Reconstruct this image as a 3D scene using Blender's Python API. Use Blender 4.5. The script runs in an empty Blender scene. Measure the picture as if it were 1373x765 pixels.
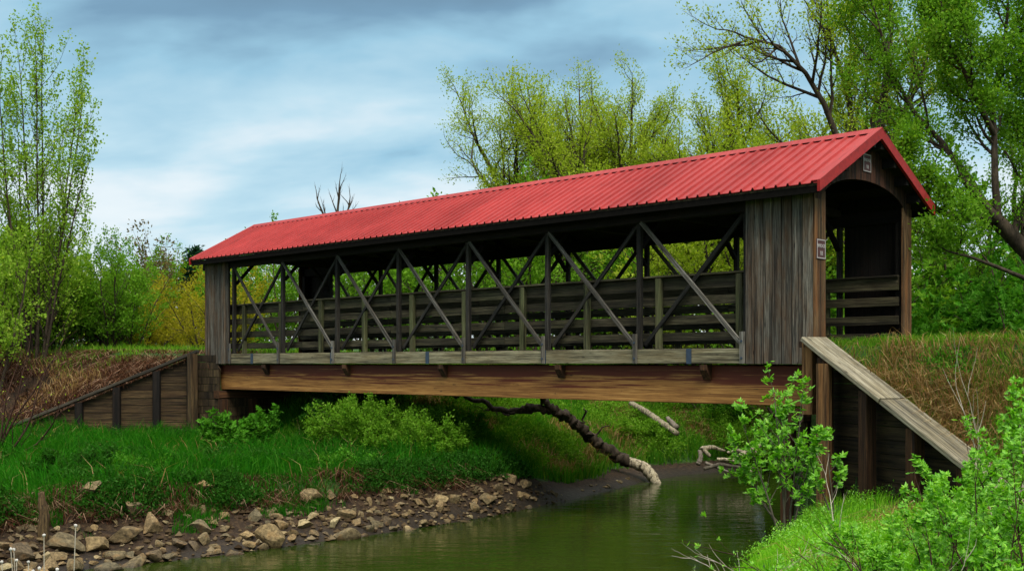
import bpy, math, random
import numpy as np
from mathutils import Vector, Matrix

SC = bpy.context.scene
COL = SC.collection
RNG = np.random.default_rng(7)
random.seed(7)

# ------------------------------------------------------------------ camera data
F = 1522.0            # focal length in pixels of the 1373 px wide photograph
CX, HY = 686.5, 487.0 # principal column, horizon row
CAMZ = 3.2            # water is Z = 0


def W(px, py, z):
    """design helper: a point that stands z metres out, seen at photo pixel px, py"""
    return np.array([(px - CX) / F * z, z, CAMZ + (HY - py) / F * z])


# bridge frame: U runs along the bridge (away), V across it (away)
P0 = np.array([5.09, 18.8])
U = np.array([-0.7126, 0.7016])
V = np.array([0.7015, 0.7127])


def UV(u, v):
    return P0 + U * u + V * v


# ------------------------------------------------------------------ object helpers
def tag(o, label=None, cat=None, group=None, kind=None):
    if label: o['label'] = label
    if cat: o['category'] = cat
    if group: o['group'] = group
    if kind: o['kind'] = kind
    return o


def empty(name, loc, label, cat, group=None, rz=0.0):
    o = bpy.data.objects.new(name, None)
    o.empty_display_size = 0.2
    COL.objects.link(o)
    o.location = loc
    o.rotation_euler = (0, 0, rz)
    return tag(o, label, cat, group)


def link(name, me, mat=None, parent=None, matrix=None):
    o = bpy.data.objects.new(name, me)
    COL.objects.link(o)
    if mat is not None and len(me.materials) == 0:
        me.materials.append(mat)
    if parent is not None:
        o.parent = parent
    if matrix is not None:
        o.matrix_local = matrix
    return o


def mesh_np(name, verts, faces, smooth=False):
    """verts (N,3); faces (M,k) array or list of such arrays"""
    me = bpy.data.meshes.new(name)
    if not isinstance(faces, list):
        faces = [faces]
    faces = [np.asarray(f, dtype=np.int32) for f in faces if len(f)]
    me.vertices.add(len(verts))
    me.vertices.foreach_set('co', np.asarray(verts, dtype=np.float32).ravel())
    loops = np.concatenate([f.ravel() for f in faces])
    tot = np.concatenate([np.full(len(f), f.shape[1], dtype=np.int32) for f in faces])
    start = np.concatenate([[0], np.cumsum(tot)[:-1]]).astype(np.int32)
    me.loops.add(len(loops))
    me.loops.foreach_set('vertex_index', loops)
    me.polygons.add(len(tot))
    me.polygons.foreach_set('loop_start', start)
    me.polygons.foreach_set('loop_total', tot)
    me.polygons.foreach_set('use_smooth', np.full(len(tot), smooth))
    me.update(calc_edges=True)
    return me


class MB:
    """collects hexahedra, bevelled bars and prisms into one mesh"""
    def __init__(self):
        self.v, self.f = [], []

    def hexa(self, c):
        n = len(self.v)
        self.v += [tuple(p) for p in c]
        for q in ((0, 3, 2, 1), (4, 5, 6, 7), (0, 1, 5, 4), (1, 2, 6, 5), (2, 3, 7, 6), (3, 0, 4, 7)):
            self.f.append([n + i for i in q])

    def box(self, a, b):
        (x0, y0, z0), (x1, y1, z1) = a, b
        self.hexa([(x0, y0, z0), (x1, y0, z0), (x1, y1, z0), (x0, y1, z0),
                   (x0, y0, z1), (x1, y0, z1), (x1, y1, z1), (x0, y1, z1)])

    def bar(self, w, t, L, bev=0.008, z0=0.0, cx=0.0, cy=0.0, jit=0.0):
        """bevelled bar along Z"""
        n = len(self.v)
        hw, ht = w / 2, t / 2
        ring = [(-hw + bev, -ht), (hw - bev, -ht), (hw, -ht + bev), (hw, ht - bev),
                (hw - bev, ht), (-hw + bev, ht), (-hw, ht - bev), (-hw, -ht + bev)]
        ns = 1 if jit == 0 else max(2, int(L / 0.5))
        for i in range(ns + 1):
            ox = random.uniform(-jit, jit); oy = random.uniform(-jit, jit)
            for x, y in ring:
                self.v.append((cx + x + ox, cy + y + oy, z0 + L * i / ns))
        for i in range(ns):
            for k in range(8):
                a = n + i * 8 + k; b = n + i * 8 + (k + 1) % 8
                self.f.append([a, b, b + 8, a + 8])
        self.f.append([n + k for k in range(7, -1, -1)])
        self.f.append([n + ns * 8 + k for k in range(8)])

    def prism(self, outline, axis, a0, a1):
        """outline of 2-D points extruded between a0 and a1 along axis (0,1,2)"""
        n = len(self.v); m = len(outline)
        for a in (a0, a1):
            for p, q in outline:
                c = [p, q]; c.insert(axis, a)
                self.v.append(tuple(c))
        for k in range(m):
            j = (k + 1) % m
            self.f.append([n + k, n + j, n + m + j, n + m + k])
        self.f.append([n + k for k in range(m - 1, -1, -1)])
        self.f.append([n + m + k for k in range(m)])

    def build(self, name, mat, parent=None, matrix=None, smooth=False):
        me = bpy.data.meshes.new(name)
        me.from_pydata(self.v, [], self.f)
        import bmesh
        bm = bmesh.new(); bm.from_mesh(me)
        bmesh.ops.recalc_face_normals(bm, faces=bm.faces)
        bm.to_mesh(me); bm.free()
        if smooth:
            for p in me.polygons: p.use_smooth = True
        return link(name, me, mat, parent, matrix)


def frame(p, q, side):
    """matrix: origin p, Z along p->q, X nearest to side"""
    p, q, side = Vector(p), Vector(q), Vector(side)
    z = (q - p).normalized()
    y = z.cross(side).normalized()
    x = y.cross(z)
    m = Matrix((x, y, z)).transposed().to_4x4()
    m.translation = p
    return m, (q - p).length


def beam(name, p, q, w, t, mat, parent, side=(0, 0, 1), bev=0.008, jit=0.0):
    m, L = frame(p, q, side)
    b = MB(); b.bar(w, t, L, bev, jit=jit)
    return b.build(name, mat, parent, m)


# ------------------------------------------------------------------ materials
def new_mat(name):
    m = bpy.data.materials.new(name)
    m.use_nodes = True
    nt = m.node_tree
    nt.nodes.clear()
    out = nt.nodes.new('ShaderNodeOutputMaterial')
    return m, nt, out


def N(nt, typ, **kw):
    n = nt.nodes.new(typ)
    for k, v in kw.items():
        setattr(n, k, v)
    return n


def ramp(nt, stops, fac):
    r = N(nt, 'ShaderNodeValToRGB')
    el = r.color_ramp.elements
    while len(el) < len(stops): el.new(0.5)
    for e, (p, c) in zip(el, stops):
        e.position = p
        e.color = (c[0], c[1], c[2], 1) if not isinstance(c, (int, float)) else (c, c, c, 1)
    nt.links.new(fac, r.inputs['Fac'])
    return r.outputs['Color']


def noise(nt, vec, scale, detail=5, rough=0.6, dist=0.0):
    n = N(nt, 'ShaderNodeTexNoise')
    n.inputs['Scale'].default_value = scale
    n.inputs['Detail'].default_value = detail
    n.inputs['Roughness'].default_value = rough
    n.inputs['Distortion'].default_value = dist
    if vec is not None: nt.links.new(vec, n.inputs['Vector'])
    return n.outputs['Fac']


def mapping(nt, vec, scale, loc=(0, 0, 0)):
    m = N(nt, 'ShaderNodeMapping')
    m.inputs['Scale'].default_value = scale
    m.inputs['Location'].default_value = loc
    nt.links.new(vec, m.inputs['Vector'])
    return m.outputs['Vector']


def mixc(nt, a, b, fac, mode='MIX'):
    m = N(nt, 'ShaderNodeMix', data_type='RGBA', blend_type=mode)
    for sock, val in ((m.inputs[6], a), (m.inputs[7], b), (m.inputs[0], fac)):
        if isinstance(val, (tuple, list)): sock.default_value = (*val[:3], 1)
        elif isinstance(val, (int, float)): sock.default_value = val
        else: nt.links.new(val, sock)
    return m.outputs[2]


def math_(nt, op, a, b=None):
    m = N(nt, 'ShaderNodeMath', operation=op)
    for i, val in enumerate((a, b)):
        if val is None: continue
        if isinstance(val, (int, float)): m.inputs[i].default_value = val
        else: nt.links.new(val, m.inputs[i])
    return m.outputs[0]


def principled(nt, out, col, rough=0.8, spec=0.3, bump=None, bstr=0.4, bdist=0.01, metal=0.0):
    p = N(nt, 'ShaderNodeBsdfPrincipled')
    for sock, val in (('Base Color', col), ('Roughness', rough), ('Metallic', metal), ('Specular IOR Level', spec)):
        if isinstance(val, (tuple, list)): p.inputs[sock].default_value = (*val[:3], 1)
        elif isinstance(val, (int, float)): p.inputs[sock].default_value = val
        else: nt.links.new(val, p.inputs[sock])
    if bump is not None:
        b = N(nt, 'ShaderNodeBump')
        b.inputs['Strength'].default_value = bstr
        b.inputs['Distance'].default_value = bdist
        nt.links.new(bump, b.inputs['Height'])
        nt.links.new(b.outputs['Normal'], p.inputs['Normal'])
    nt.links.new(p.outputs[0], out.inputs['Surface'])
    return p


def wood(name, light, mid, dark, warm=None, warm_amt=0.4, rough=0.85, moss=None):
    """weathered timber: the grain runs along the object's Z"""
    m, nt, out = new_mat(name)
    tc = N(nt, 'ShaderNodeTexCoord'); geo = N(nt, 'ShaderNodeNewGeometry'); oi = N(nt, 'ShaderNodeObjectInfo')
    off = math_(nt, 'ADD', geo.outputs['Random Per Island'], oi.outputs['Random'])
    sh = N(nt, 'ShaderNodeVectorMath', operation='SCALE')
    sh.inputs[0].default_value = (13.0, 7.0, 29.0)
    nt.links.new(off, sh.inputs['Scale'])
    ad = N(nt, 'ShaderNodeVectorMath', operation='ADD')
    nt.links.new(tc.outputs['Object'], ad.inputs[0]); nt.links.new(sh.outputs[0], ad.inputs[1])
    co = ad.outputs[0]
    grain = noise(nt, mapping(nt, co, (26, 26, 0.9)), 2.0, 8, 0.7, 0.6)
    fine = noise(nt, mapping(nt, co, (120, 120, 2.5)), 1.5, 4, 0.6)
    blot = noise(nt, mapping(nt, co, (3, 3, 0.8)), 1.3, 4, 0.6)
    col = ramp(nt, [(0.34, dark), (0.47, mid), (0.62, light)], grain)
    col = mixc(nt, col, dark, ramp(nt, [(0.52, 0.0), (0.66, 0.88)], fine))
    if warm:
        w = ramp(nt, [(0.42, 0.0), (0.66, warm_amt)], blot)
        col = mixc(nt, col, warm, w)
    if moss:
        mo = noise(nt, mapping(nt, co, (6, 6, 1.5), (5, 1, 2)), 1.0, 4, 0.6)
        col = mixc(nt, col, moss, ramp(nt, [(0.45, 0.0), (0.7, 0.6)], mo))
    # broad weather streaks
    ws = noise(nt, mapping(nt, co, (11, 11, 0.32), (2, 7, 4)), 1.6, 5, 0.65, 0.2)
    col = mixc(nt, col, ramp(nt, [(0.36, 0.28), (0.5, 0.95), (0.68, 1.35)], ws), 1.0, 'MULTIPLY')
    # knots
    vo = N(nt, 'ShaderNodeTexVoronoi'); vo.inputs['Scale'].default_value = 1.0
    nt.links.new(mapping(nt, co, (7, 7, 1.7)), vo.inputs['Vector'])
    col = mixc(nt, col, tuple(c * 0.4 for c in dark), ramp(nt, [(0.03, 1.0), (0.11, 0.0)], vo.outputs['Distance']))
    rv = ramp(nt, [(0.0, 0.55), (1.0, 1.25)], math_(nt, 'FRACT', math_(nt, 'MULTIPLY', off, 3.7)))
    col = mixc(nt, col, rv, 1.0, 'MULTIPLY')
    h = math_(nt, 'ADD', grain, math_(nt, 'MULTIPLY', fine, 0.6))
    principled(nt, out, col, rough, 0.25, h, 0.7, 0.012)
    return m


def leaf_mat(name, c1, c2, c3=None, trans=0.35, gloss=0.0):
    m, nt, out = new_mat(name)
    geo = N(nt, 'ShaderNodeNewGeometry')
    stops = [(0.0, c1), (0.75, c2)] + ([(0.97, c3)] if c3 else [])
    col = ramp(nt, stops, geo.outputs['Random Per Island'])
    d = N(nt, 'ShaderNodeBsdfDiffuse'); t = N(nt, 'ShaderNodeBsdfTranslucent')
    nt.links.new(col, d.inputs['Color'])
    tcol = mixc(nt, col, (1.0, 1.0, 0.35), 1.0, 'MULTIPLY')
    nt.links.new(mixc(nt, tcol, tcol, 0.5, 'ADD'), t.inputs['Color'])
    mx = N(nt, 'ShaderNodeMixShader'); mx.inputs[0].default_value = trans
    nt.links.new(d.outputs[0], mx.inputs[1]); nt.links.new(t.outputs[0], mx.inputs[2])
    last = mx.outputs[0]
    if gloss:
        g = N(nt, 'ShaderNodeBsdfGlossy'); g.inputs['Roughness'].default_value = 0.45
        m2 = N(nt, 'ShaderNodeMixShader'); m2.inputs[0].default_value = gloss
        nt.links.new(last, m2.inputs[1]); nt.links.new(g.outputs[0], m2.inputs[2]); last = m2.outputs[0]
    nt.links.new(last, out.inputs['Surface'])
    return m


def bark_mat(name, c1, c2, scale=9):
    m, nt, out = new_mat(name)
    tc = N(nt, 'ShaderNodeTexCoord')
    n1 = noise(nt, mapping(nt, tc.outputs['Object'], (1, 1, 0.25)), scale, 7, 0.7, 0.4)
    col = ramp(nt, [(0.35, c1), (0.65, c2)], n1)
    principled(nt, out, col, 0.9, 0.15, n1, 0.8, 0.03)
    return m


M = {}
M['grey_board'] = wood('grey_board', (0.1860, 0.1674, 0.1333), (0.0899, 0.0794, 0.0608), (0.0124, 0.0105, 0.0081), (0.0992, 0.0446, 0.0136), 0.65)
M['jamb_board'] = wood('jamb_board', (0.2025, 0.1237, 0.0562), (0.0975, 0.0525, 0.0210), (0.0150, 0.0075, 0.0037), (0.1800, 0.0638, 0.0150), 0.7)
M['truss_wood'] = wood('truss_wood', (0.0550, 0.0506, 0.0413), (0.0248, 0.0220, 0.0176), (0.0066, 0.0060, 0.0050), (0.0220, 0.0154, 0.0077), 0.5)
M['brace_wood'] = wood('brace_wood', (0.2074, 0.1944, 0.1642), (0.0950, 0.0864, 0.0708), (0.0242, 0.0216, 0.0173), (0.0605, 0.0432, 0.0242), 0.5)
M['chord_wood'] = wood('chord_wood', (0.3305, 0.2945, 0.1799), (0.2020, 0.1785, 0.1056), (0.0643, 0.0536, 0.0313), (0.1836, 0.1250, 0.0469), 0.4)
M['rail_wood'] = wood('rail_wood', (0.1209, 0.1008, 0.0564), (0.0564, 0.0468, 0.0242), (0.0121, 0.0096, 0.0056), (0.0242, 0.0161, 0.0073), 0.6, moss=(0.0484, 0.0484, 0.0177))
M['post_wood'] = wood('post_wood', (0.1500, 0.1500, 0.0675), (0.0900, 0.0900, 0.0375), (0.0300, 0.0300, 0.0150), (0.0600, 0.0450, 0.0188), 0.5, moss=(0.0675, 0.0825, 0.0263))
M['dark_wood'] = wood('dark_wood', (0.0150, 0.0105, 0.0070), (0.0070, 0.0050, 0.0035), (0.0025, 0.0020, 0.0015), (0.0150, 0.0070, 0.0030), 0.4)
M['ceiling_wood'] = wood('ceiling_wood', (0.0540, 0.0390, 0.0192), (0.0330, 0.0228, 0.0108), (0.0120, 0.0084, 0.0048))
M['wall_timber'] = wood('wall_timber', (0.1232, 0.0812, 0.0336), (0.0560, 0.0347, 0.0146), (0.0140, 0.0078, 0.0039), (0.0392, 0.0179, 0.0073), 0.5)
M['wall_post'] = wood('wall_post', (0.1120, 0.0525, 0.0196), (0.0490, 0.0210, 0.0084), (0.0112, 0.0056, 0.0028), (0.0770, 0.0294, 0.0084), 0.5)
M['cap_wood'] = wood('cap_wood', (0.4420, 0.3995, 0.2890), (0.3060, 0.2635, 0.1700), (0.1020, 0.0850, 0.0510), (0.2380, 0.1870, 0.0935), 0.5)
M['orange_post'] = wood('orange_post', (0.34, 0.19, 0.075), (0.20, 0.10, 0.036), (0.05, 0.024, 0.01), (0.26, 0.11, 0.03), 0.5)
M['dark_plank'] = wood('dark_plank', (0.0440, 0.0288, 0.0128), (0.0176, 0.0112, 0.0048), (0.0048, 0.0032, 0.0016), (0.0960, 0.0640, 0.0280), 0.5)
M['gable_wood'] = wood('gable_wood', (0.075, 0.032, 0.016), (0.03, 0.013, 0.007), (0.008, 0.004, 0.003), (0.06, 0.018, 0.008), 0.5)
M['dark_cap'] = wood('dark_cap', (0.0896, 0.0768, 0.0544), (0.0512, 0.0422, 0.0288), (0.0192, 0.0154, 0.0102))
M['drift'] = wood('drift', (0.6500, 0.5805, 0.4050), (0.4455, 0.3645, 0.2295), (0.1350, 0.1013, 0.0607))


def glulam():
    m, nt, out = new_mat('glulam')
    tc = N(nt, 'ShaderNodeTexCoord')
    co = tc.outputs['Object']
    grain = noise(nt, mapping(nt, co, (22, 22, 0.7)), 2.0, 8, 0.7, 0.5)
    col = ramp(nt, [(0.3, (0.11, 0.045, 0.011)), (0.5, (0.32, 0.165, 0.045)), (0.72, (0.50, 0.30, 0.10))], grain)
    # laminations: the object's X is the beam's height
    sp = N(nt, 'ShaderNodeSeparateXYZ'); nt.links.new(co, sp.inputs[0])
    lam = math_(nt, 'MULTIPLY', sp.outputs['X'], 18.0)
    fl = math_(nt, 'FLOOR', lam)
    cb = N(nt, 'ShaderNodeCombineXYZ')
    nt.links.new(fl, cb.inputs['X']); nt.links.new(math_(nt, 'MULTIPLY', sp.outputs['Z'], 0.22), cb.inputs['Y'])
    bl = noise(nt, cb.outputs[0], 1.7, 2, 0.5)
    col = mixc(nt, col, ramp(nt, [(0.3, (0.45, 0.33, 0.25)), (0.7, (1.2, 1.1, 1.0))], bl), 1.0, 'MULTIPLY')
    fr = math_(nt, 'FRACT', lam)
    seam = ramp(nt, [(0.0, 1.0), (0.07, 0.0)], fr)
    col = mixc(nt, col, (0.03, 0.013, 0.006), math_(nt, 'MULTIPLY', seam, 0.6))
    # red brown streaks soaked in long patches; extra near the top paints in shade
    st = noise(nt, mapping(nt, co, (13.0, 5, 0.30)), 1.6, 7, 0.62, 0.2)
    up = math_(nt, 'MULTIPLY', sp.outputs['X'], 0.62)
    k = ramp(nt, [(0.49, 0.0), (0.56, 0.95)], math_(nt, 'ADD', st, up))
    col = mixc(nt, col, (0.085, 0.013, 0.005), k)
    dk = noise(nt, mapping(nt, co, (9, 9, 1.5), (3, 8, 1)), 1.5, 5, 0.7)
    col = mixc(nt, col, (0.012, 0.006, 0.004), ramp(nt, [(0.64, 0.0), (0.70, 0.9)], dk))
    principled(nt, out, col, 0.7, 0.3, grain, 0.4, 0.008)
    return m


M['glulam'] = glulam()


def roof_paint():
    m, nt, out = new_mat('red_metal_roof')
    tc = N(nt, 'ShaderNodeTexCoord')
    co = tc.outputs['Object']
    sp = N(nt, 'ShaderNodeSeparateXYZ'); nt.links.new(co, sp.inputs[0])
    a = noise(nt, co, 0.7, 6, 0.65)
    b = noise(nt, mapping(nt, co, (0.9, 11, 0.9)), 2.0, 6, 0.7)      # run-off streaks down the slope
    # each sheet (four ribs wide) has faded a little differently
    cb = N(nt, 'ShaderNodeCombineXYZ')
    nt.links.new(math_(nt, 'FLOOR', math_(nt, 'MULTIPLY', sp.outputs['Y'], 88 / 20.25 / 4)), cb.inputs['X'])
    wn = N(nt, 'ShaderNodeTexWhiteNoise'); nt.links.new(cb.outputs[0], wn.inputs['Vector'])
    col = ramp(nt, [(0.3, (0.25, 0.020, 0.018)), (0.7, (0.36, 0.040, 0.036))], a)
    col = mixc(nt, col, ramp(nt, [(0.0, 0.86), (1.0, 1.12)], wn.outputs['Value']), 1.0, 'MULTIPLY')
    col = mixc(nt, col, (0.15, 0.022, 0.018), ramp(nt, [(0.52, 0.0), (0.74, 0.6)], b))
    # screw rows
    sx = math_(nt, 'FRACT', math_(nt, 'MULTIPLY', sp.outputs['X'], 1 / 0.536))
    sy = math_(nt, 'FRACT', math_(nt, 'MULTIPLY', sp.outputs['Y'], 88 / 20.25))
    d1 = math_(nt, 'LESS_THAN', math_(nt, 'ABSOLUTE', math_(nt, 'SUBTRACT', sx, .5)), .028)
    d2 = math_(nt, 'LESS_THAN', math_(nt, 'ABSOLUTE', math_(nt, 'SUBTRACT', sy, .30)), .055)
    col = mixc(nt, col, (0.10, 0.05, 0.045), math_(nt, 'MULTIPLY', math_(nt, 'MULTIPLY', d1, d2), .8))
    rg = ramp(nt, [(0.3, 0.45), (0.7, 0.65)], b)
    principled(nt, out, col, rg, 0.14, a, 0.12, 0.03)
    return m


M['roof'] = roof_paint()


def plain(name, col, rough=0.6, spec=0.4, metal=0.0, var=0.25, scale=12):
    m, nt, out = new_mat(name)
    tc = N(nt, 'ShaderNodeTexCoord')
    n = noise(nt, tc.outputs['Object'], scale, 4, 0.6)
    c = ramp(nt, [(0.3, tuple(x * (1 - var) for x in col)), (0.7, tuple(x * (1 + var) for x in col))], n)
    principled(nt, out, c, rough, spec, n, 0.1, 0.005, metal)
    return m


M['trim'] = plain('red_trim', (0.26, 0.010, 0.007), 0.5, 0.25)
M['fascia'] = plain('dark_fascia', (0.007, 0.006, 0.005), 0.95, 0.05)
M['strap'] = plain('steel_strap', (0.035, 0.055, 0.085), 0.5, 0.5, 0.3)
M['sign_brown'] = plain('sign_brown', (0.055, 0.014, 0.011), 0.5)
M['sign_white'] = plain('sign_white', (0.34, 0.31, 0.29), 0.5, var=0.08)
M['bark'] = bark_mat('bark', (0.020, 0.015, 0.010), (0.075, 0.055, 0.036))
M['bark_light'] = bark_mat('bark_light', (0.05, 0.042, 0.03), (0.14, 0.12, 0.085))
M['bark_grey'] = bark_mat('bark_grey', (0.10, 0.08, 0.06), (0.26, 0.22, 0.17))
M['twig_pale'] = bark_mat('twig_pale', (0.28, 0.23, 0.16), (0.55, 0.48, 0.38))
M['twig_red'] = bark_mat('twig_red', (0.03, 0.016, 0.012), (0.09, 0.045, 0.03))
M['seed'] = plain('seed_head', (0.45, 0.42, 0.37), 0.9)

M['leaf_poplar'] = leaf_mat('leaf_poplar', (0.1275, 0.2400, 0.0192), (0.2167, 0.3600, 0.0360), (0.3315, 0.4350, 0.0720), 0.4)
M['leaf_spring'] = leaf_mat('leaf_spring', (0.1700, 0.2476, 0.0144), (0.2833, 0.3842, 0.0304), (0.3966, 0.4483, 0.0720), 0.4)
M['leaf_mid'] = leaf_mat('leaf_mid', (0.0646, 0.1723, 0.0107), (0.1292, 0.2761, 0.0199), (0.1986, 0.3446, 0.0444), 0.38)
M['leaf_under'] = leaf_mat('leaf_under', (0.0331, 0.1357, 0.0095), (0.0714, 0.2213, 0.0150), (0.1190, 0.2856, 0.0381), 0.35)
M['leaf_yellow'] = leaf_mat('leaf_yellow', (0.188, 0.188, 0.013), (0.288, 0.263, 0.018), (0.375, 0.300, 0.037), 0.4)
M['leaf_bright'] = leaf_mat('leaf_bright', (0.0909, 0.2835, 0.0101), (0.1828, 0.4582, 0.0185), (0.2900, 0.5390, 0.0493), 0.38, 0.03)
M['leaf_dark'] = leaf_mat('leaf_dark', (0.0122, 0.0591, 0.0062), (0.0269, 0.0971, 0.0098), (0.0461, 0.1267, 0.0215), 0.3)
M['leaf_brown'] = leaf_mat('leaf_brown', (0.07, 0.055, 0.018), (0.13, 0.10, 0.035), None, 0.3)
M['needle'] = leaf_mat('needle', (0.008, 0.030, 0.016), (0.015, 0.05, 0.022), None, 0.15)
M['grass_lush'] = leaf_mat('grass_lush', (0.0105, 0.0861, 0.0049), (0.0261, 0.1468, 0.0073), (0.0575, 0.1794, 0.0183), 0.35)
M['grass_bank'] = leaf_mat('grass_bank', (0.030, 0.135, 0.009), (0.075, 0.225, 0.014), (0.16, 0.26, 0.03), 0.35)
M['grass_bright'] = leaf_mat('grass_bright', (0.0945, 0.3168, 0.0112), (0.1890, 0.4752, 0.0208), (0.3276, 0.5500, 0.0576), 0.38)
M['grass_mid'] = leaf_mat('grass_mid', (0.0600, 0.1725, 0.0112), (0.1200, 0.2760, 0.0192), (0.2400, 0.2760, 0.0480), 0.35)
M['grass_dead'] = leaf_mat('grass_dead', (0.17, 0.095, 0.035), (0.34, 0.21, 0.085), (0.46, 0.33, 0.16), 0.2)
M['litter'] = leaf_mat('litter', (0.0340, 0.0136, 0.0076), (0.1062, 0.0467, 0.0255), (0.3230, 0.2040, 0.1275), 0.1)


def rock_mat():
    m, nt, out = new_mat('rock')
    tc = N(nt, 'ShaderNodeTexCoord'); oi = N(nt, 'ShaderNodeObjectInfo')
    n1 = noise(nt, tc.outputs['Object'], 5, 7, 0.7)
    n2 = noise(nt, tc.outputs['Object'], 1.6, 3, 0.6)
    base = ramp(nt, [(0.0, (0.14, 0.10, 0.055)), (0.3, (0.30, 0.21, 0.095)), (0.55, (0.18, 0.145, 0.08)), (0.8, (0.38, 0.25, 0.11)), (1.0, (0.52, 0.42, 0.22))], oi.outputs['Random'])
    col = mixc(nt, base, ramp(nt, [(0.32, 0.15), (0.66, 1.0)], n1), 1.0, 'MULTIPLY')
    col = mixc(nt, col, (0.26, 0.13, 0.04), ramp(nt, [(0.55, 0.0), (0.75, 0.55)], n2))
    # wet at the waterline
    gp = N(nt, 'ShaderNodeNewGeometry'); sz = N(nt, 'ShaderNodeSeparateXYZ'); nt.links.new(gp.outputs['Position'], sz.inputs[0])
    wet = ramp(nt, [(0.04, 1.0), (0.11, 0.0)], math_(nt, 'ADD', sz.outputs['Z'], math_(nt, 'MULTIPLY', n2, .05)))
    col = mixc(nt, col, mixc(nt, col, (0.35, 0.34, 0.30), 1.0, 'MULTIPLY'), wet)
    principled(nt, out, col, math_(nt, 'SUBTRACT', 0.85, math_(nt, 'MULTIPLY', wet, .45)), 0.25, n1, 0.8, 0.03)
    return m


M['rock'] = rock_mat()
M['gravel'] = leaf_mat('gravel', (0.0300, 0.0192, 0.0108), (0.0960, 0.0660, 0.0360), (0.2040, 0.1560, 0.0900), 0.0)


def ground_mat():
    m, nt, out = new_mat('ground')
    tc = N(nt, 'ShaderNodeTexCoord')
    co = tc.outputs['Object']
    a = N(nt, 'ShaderNodeAttribute', attribute_name='green')
    w = N(nt, 'ShaderNodeAttribute', attribute_name='wet')
    n1 = noise(nt, co, 1.3, 8, 0.7)
    n2 = noise(nt, co, 9, 7, 0.7)
    soil = ramp(nt, [(0.3, (0.010, 0.0055, 0.003)), (0.5, (0.030, 0.017, 0.008)), (0.7, (0.085, 0.050, 0.022))], n2)
    grass = ramp(nt, [(0.3, (0.012, 0.04, 0.006)), (0.55, (0.035, 0.085, 0.010)), (0.75, (0.08, 0.10, 0.025))], n2)
    k = math_(nt, 'ADD', a.outputs['Fac'], math_(nt, 'MULTIPLY', math_(nt, 'SUBTRACT', n1, 0.5), 0.9))
    col = mixc(nt, soil, grass, ramp(nt, [(0.35, 0.0), (0.6, 1.0)], k))
    col = mixc(nt, col, (0.016, 0.012, 0.007), math_(nt, 'MULTIPLY', w.outputs['Fac'], 0.75))
    rg = math_(nt, 'SUBTRACT', 0.95, math_(nt, 'MULTIPLY', w.outputs['Fac'], 0.35))
    principled(nt, out, col, rg, 0.3, math_(nt, 'ADD', n2, n1), 0.9, 0.06)
    return m


M['ground'] = ground_mat()


def water_mat():
    m, nt, out = new_mat('river_water')
    tc = N(nt, 'ShaderNodeTexCoord')
    # ripples run with the current
    mp = N(nt, 'ShaderNodeMapping'); mp.inputs['Rotation'].default_value = (0, 0, math.radians(-20)); mp.inputs['Scale'].default_value = (0.9, 2.2, 1)
    nt.links.new(tc.outputs['Object'], mp.inputs['Vector'])
    n1 = noise(nt, mp.outputs[0], 1.3, 4, 0.55, 0.4)
    n2 = noise(nt, mp.outputs[0], 6.0, 3, 0.5, 0.3)
    h = math_(nt, 'ADD', n1, math_(nt, 'MULTIPLY', n2, 0.14))
    murk = ramp(nt, [(0.3, (0.014, 0.026, 0.003)), (0.7, (0.026, 0.038, 0.005))], noise(nt, tc.outputs['Object'], 0.35, 3, 0.5))
    p = principled(nt, out, murk, 0.035, 0.5, h, 0.30, 0.05)
    p.inputs['IOR'].default_value = 1.33
    return m


M['water'] = water_mat()

# ------------------------------------------------------------------ terrain
LB = np.array([(-60, -60), (-22, -6), (-11, 8), (-7.7, 14.0), (-7.1, 16.2), (-6.7, 17.5), (-4.9, 18.9), (-3.3, 20.5), (-1.7, 22.2), (-.3, 24),
               (1.6, 27), (3.7, 30.9), (5.0, 32.6), (7, 33.8), (11, 35.5), (19, 37.5), (45, 40), (140, 42)], float)
RB = np.array([(-40, -60), (-12, -8), (-2.0, 5), (0.9, 10.2), (1.9, 13), (3.4, 16.3), (4.3, 18.5), (4.9, 20.2), (6.3, 22.8), (7.8, 26), (10, 29),
               (14, 31), (22, 32.5), (46, 35), (140, 37)], float)


def seg_dist(x, y, poly):
    best = np.full(x.shape, 1e9)
    for (ax, ay), (bx, by) in zip(poly[:-1], poly[1:]):
        dx, dy = bx - ax, by - ay
        t = np.clip(((x - ax) * dx + (y - ay) * dy) / (dx * dx + dy * dy), 0, 1)
        best = np.minimum(best, np.hypot(x - ax - t * dx, y - ay - t * dy))
    return best


def inside(x, y, poly):
    r = np.zeros(x.shape, bool)
    n = len(poly)
    for i in range(n):
        ax, ay = poly[i]; bx, by = poly[(i + 1) % n]
        if ay == by: continue
        c = ((ay > y) != (by > y)) & (x < (bx - ax) * (y - ay) / (by - ay) + ax)
        r ^= c
    return r


WATER = np.concatenate([LB, RB[::-1]])


def hash2(ix, iy, s):
    n = (ix * 374761393 + iy * 668265263 + s * 974711) & 0x7fffffff
    n = ((n ^ (n >> 13)) * 1274126177) & 0x7fffffff
    return ((n ^ (n >> 16)) & 0xffff) / 65535.0


def vnoise(x, y, s=0):
    ix = np.floor(x).astype(np.int64); iy = np.floor(y).astype(np.int64)
    fx = x - ix; fy = y - iy
    fx = fx * fx * (3 - 2 * fx); fy = fy * fy * (3 - 2 * fy)
    a = hash2(ix, iy, s); b = hash2(ix + 1, iy, s); c = hash2(ix, iy + 1, s); d = hash2(ix + 1, iy + 1, s)
    return (a + (b - a) * fx) * (1 - fy) + (c + (d - c) * fx) * fy


def fbm(x, y, s=0, o=4):
    t = 0; amp = 0.5; f = 1.0
    for i in range(o):
        t = t + amp * vnoise(x * f + 17 * i, y * f - 9 * i, s + i); amp *= 0.5; f *= 2.03
    return t


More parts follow.
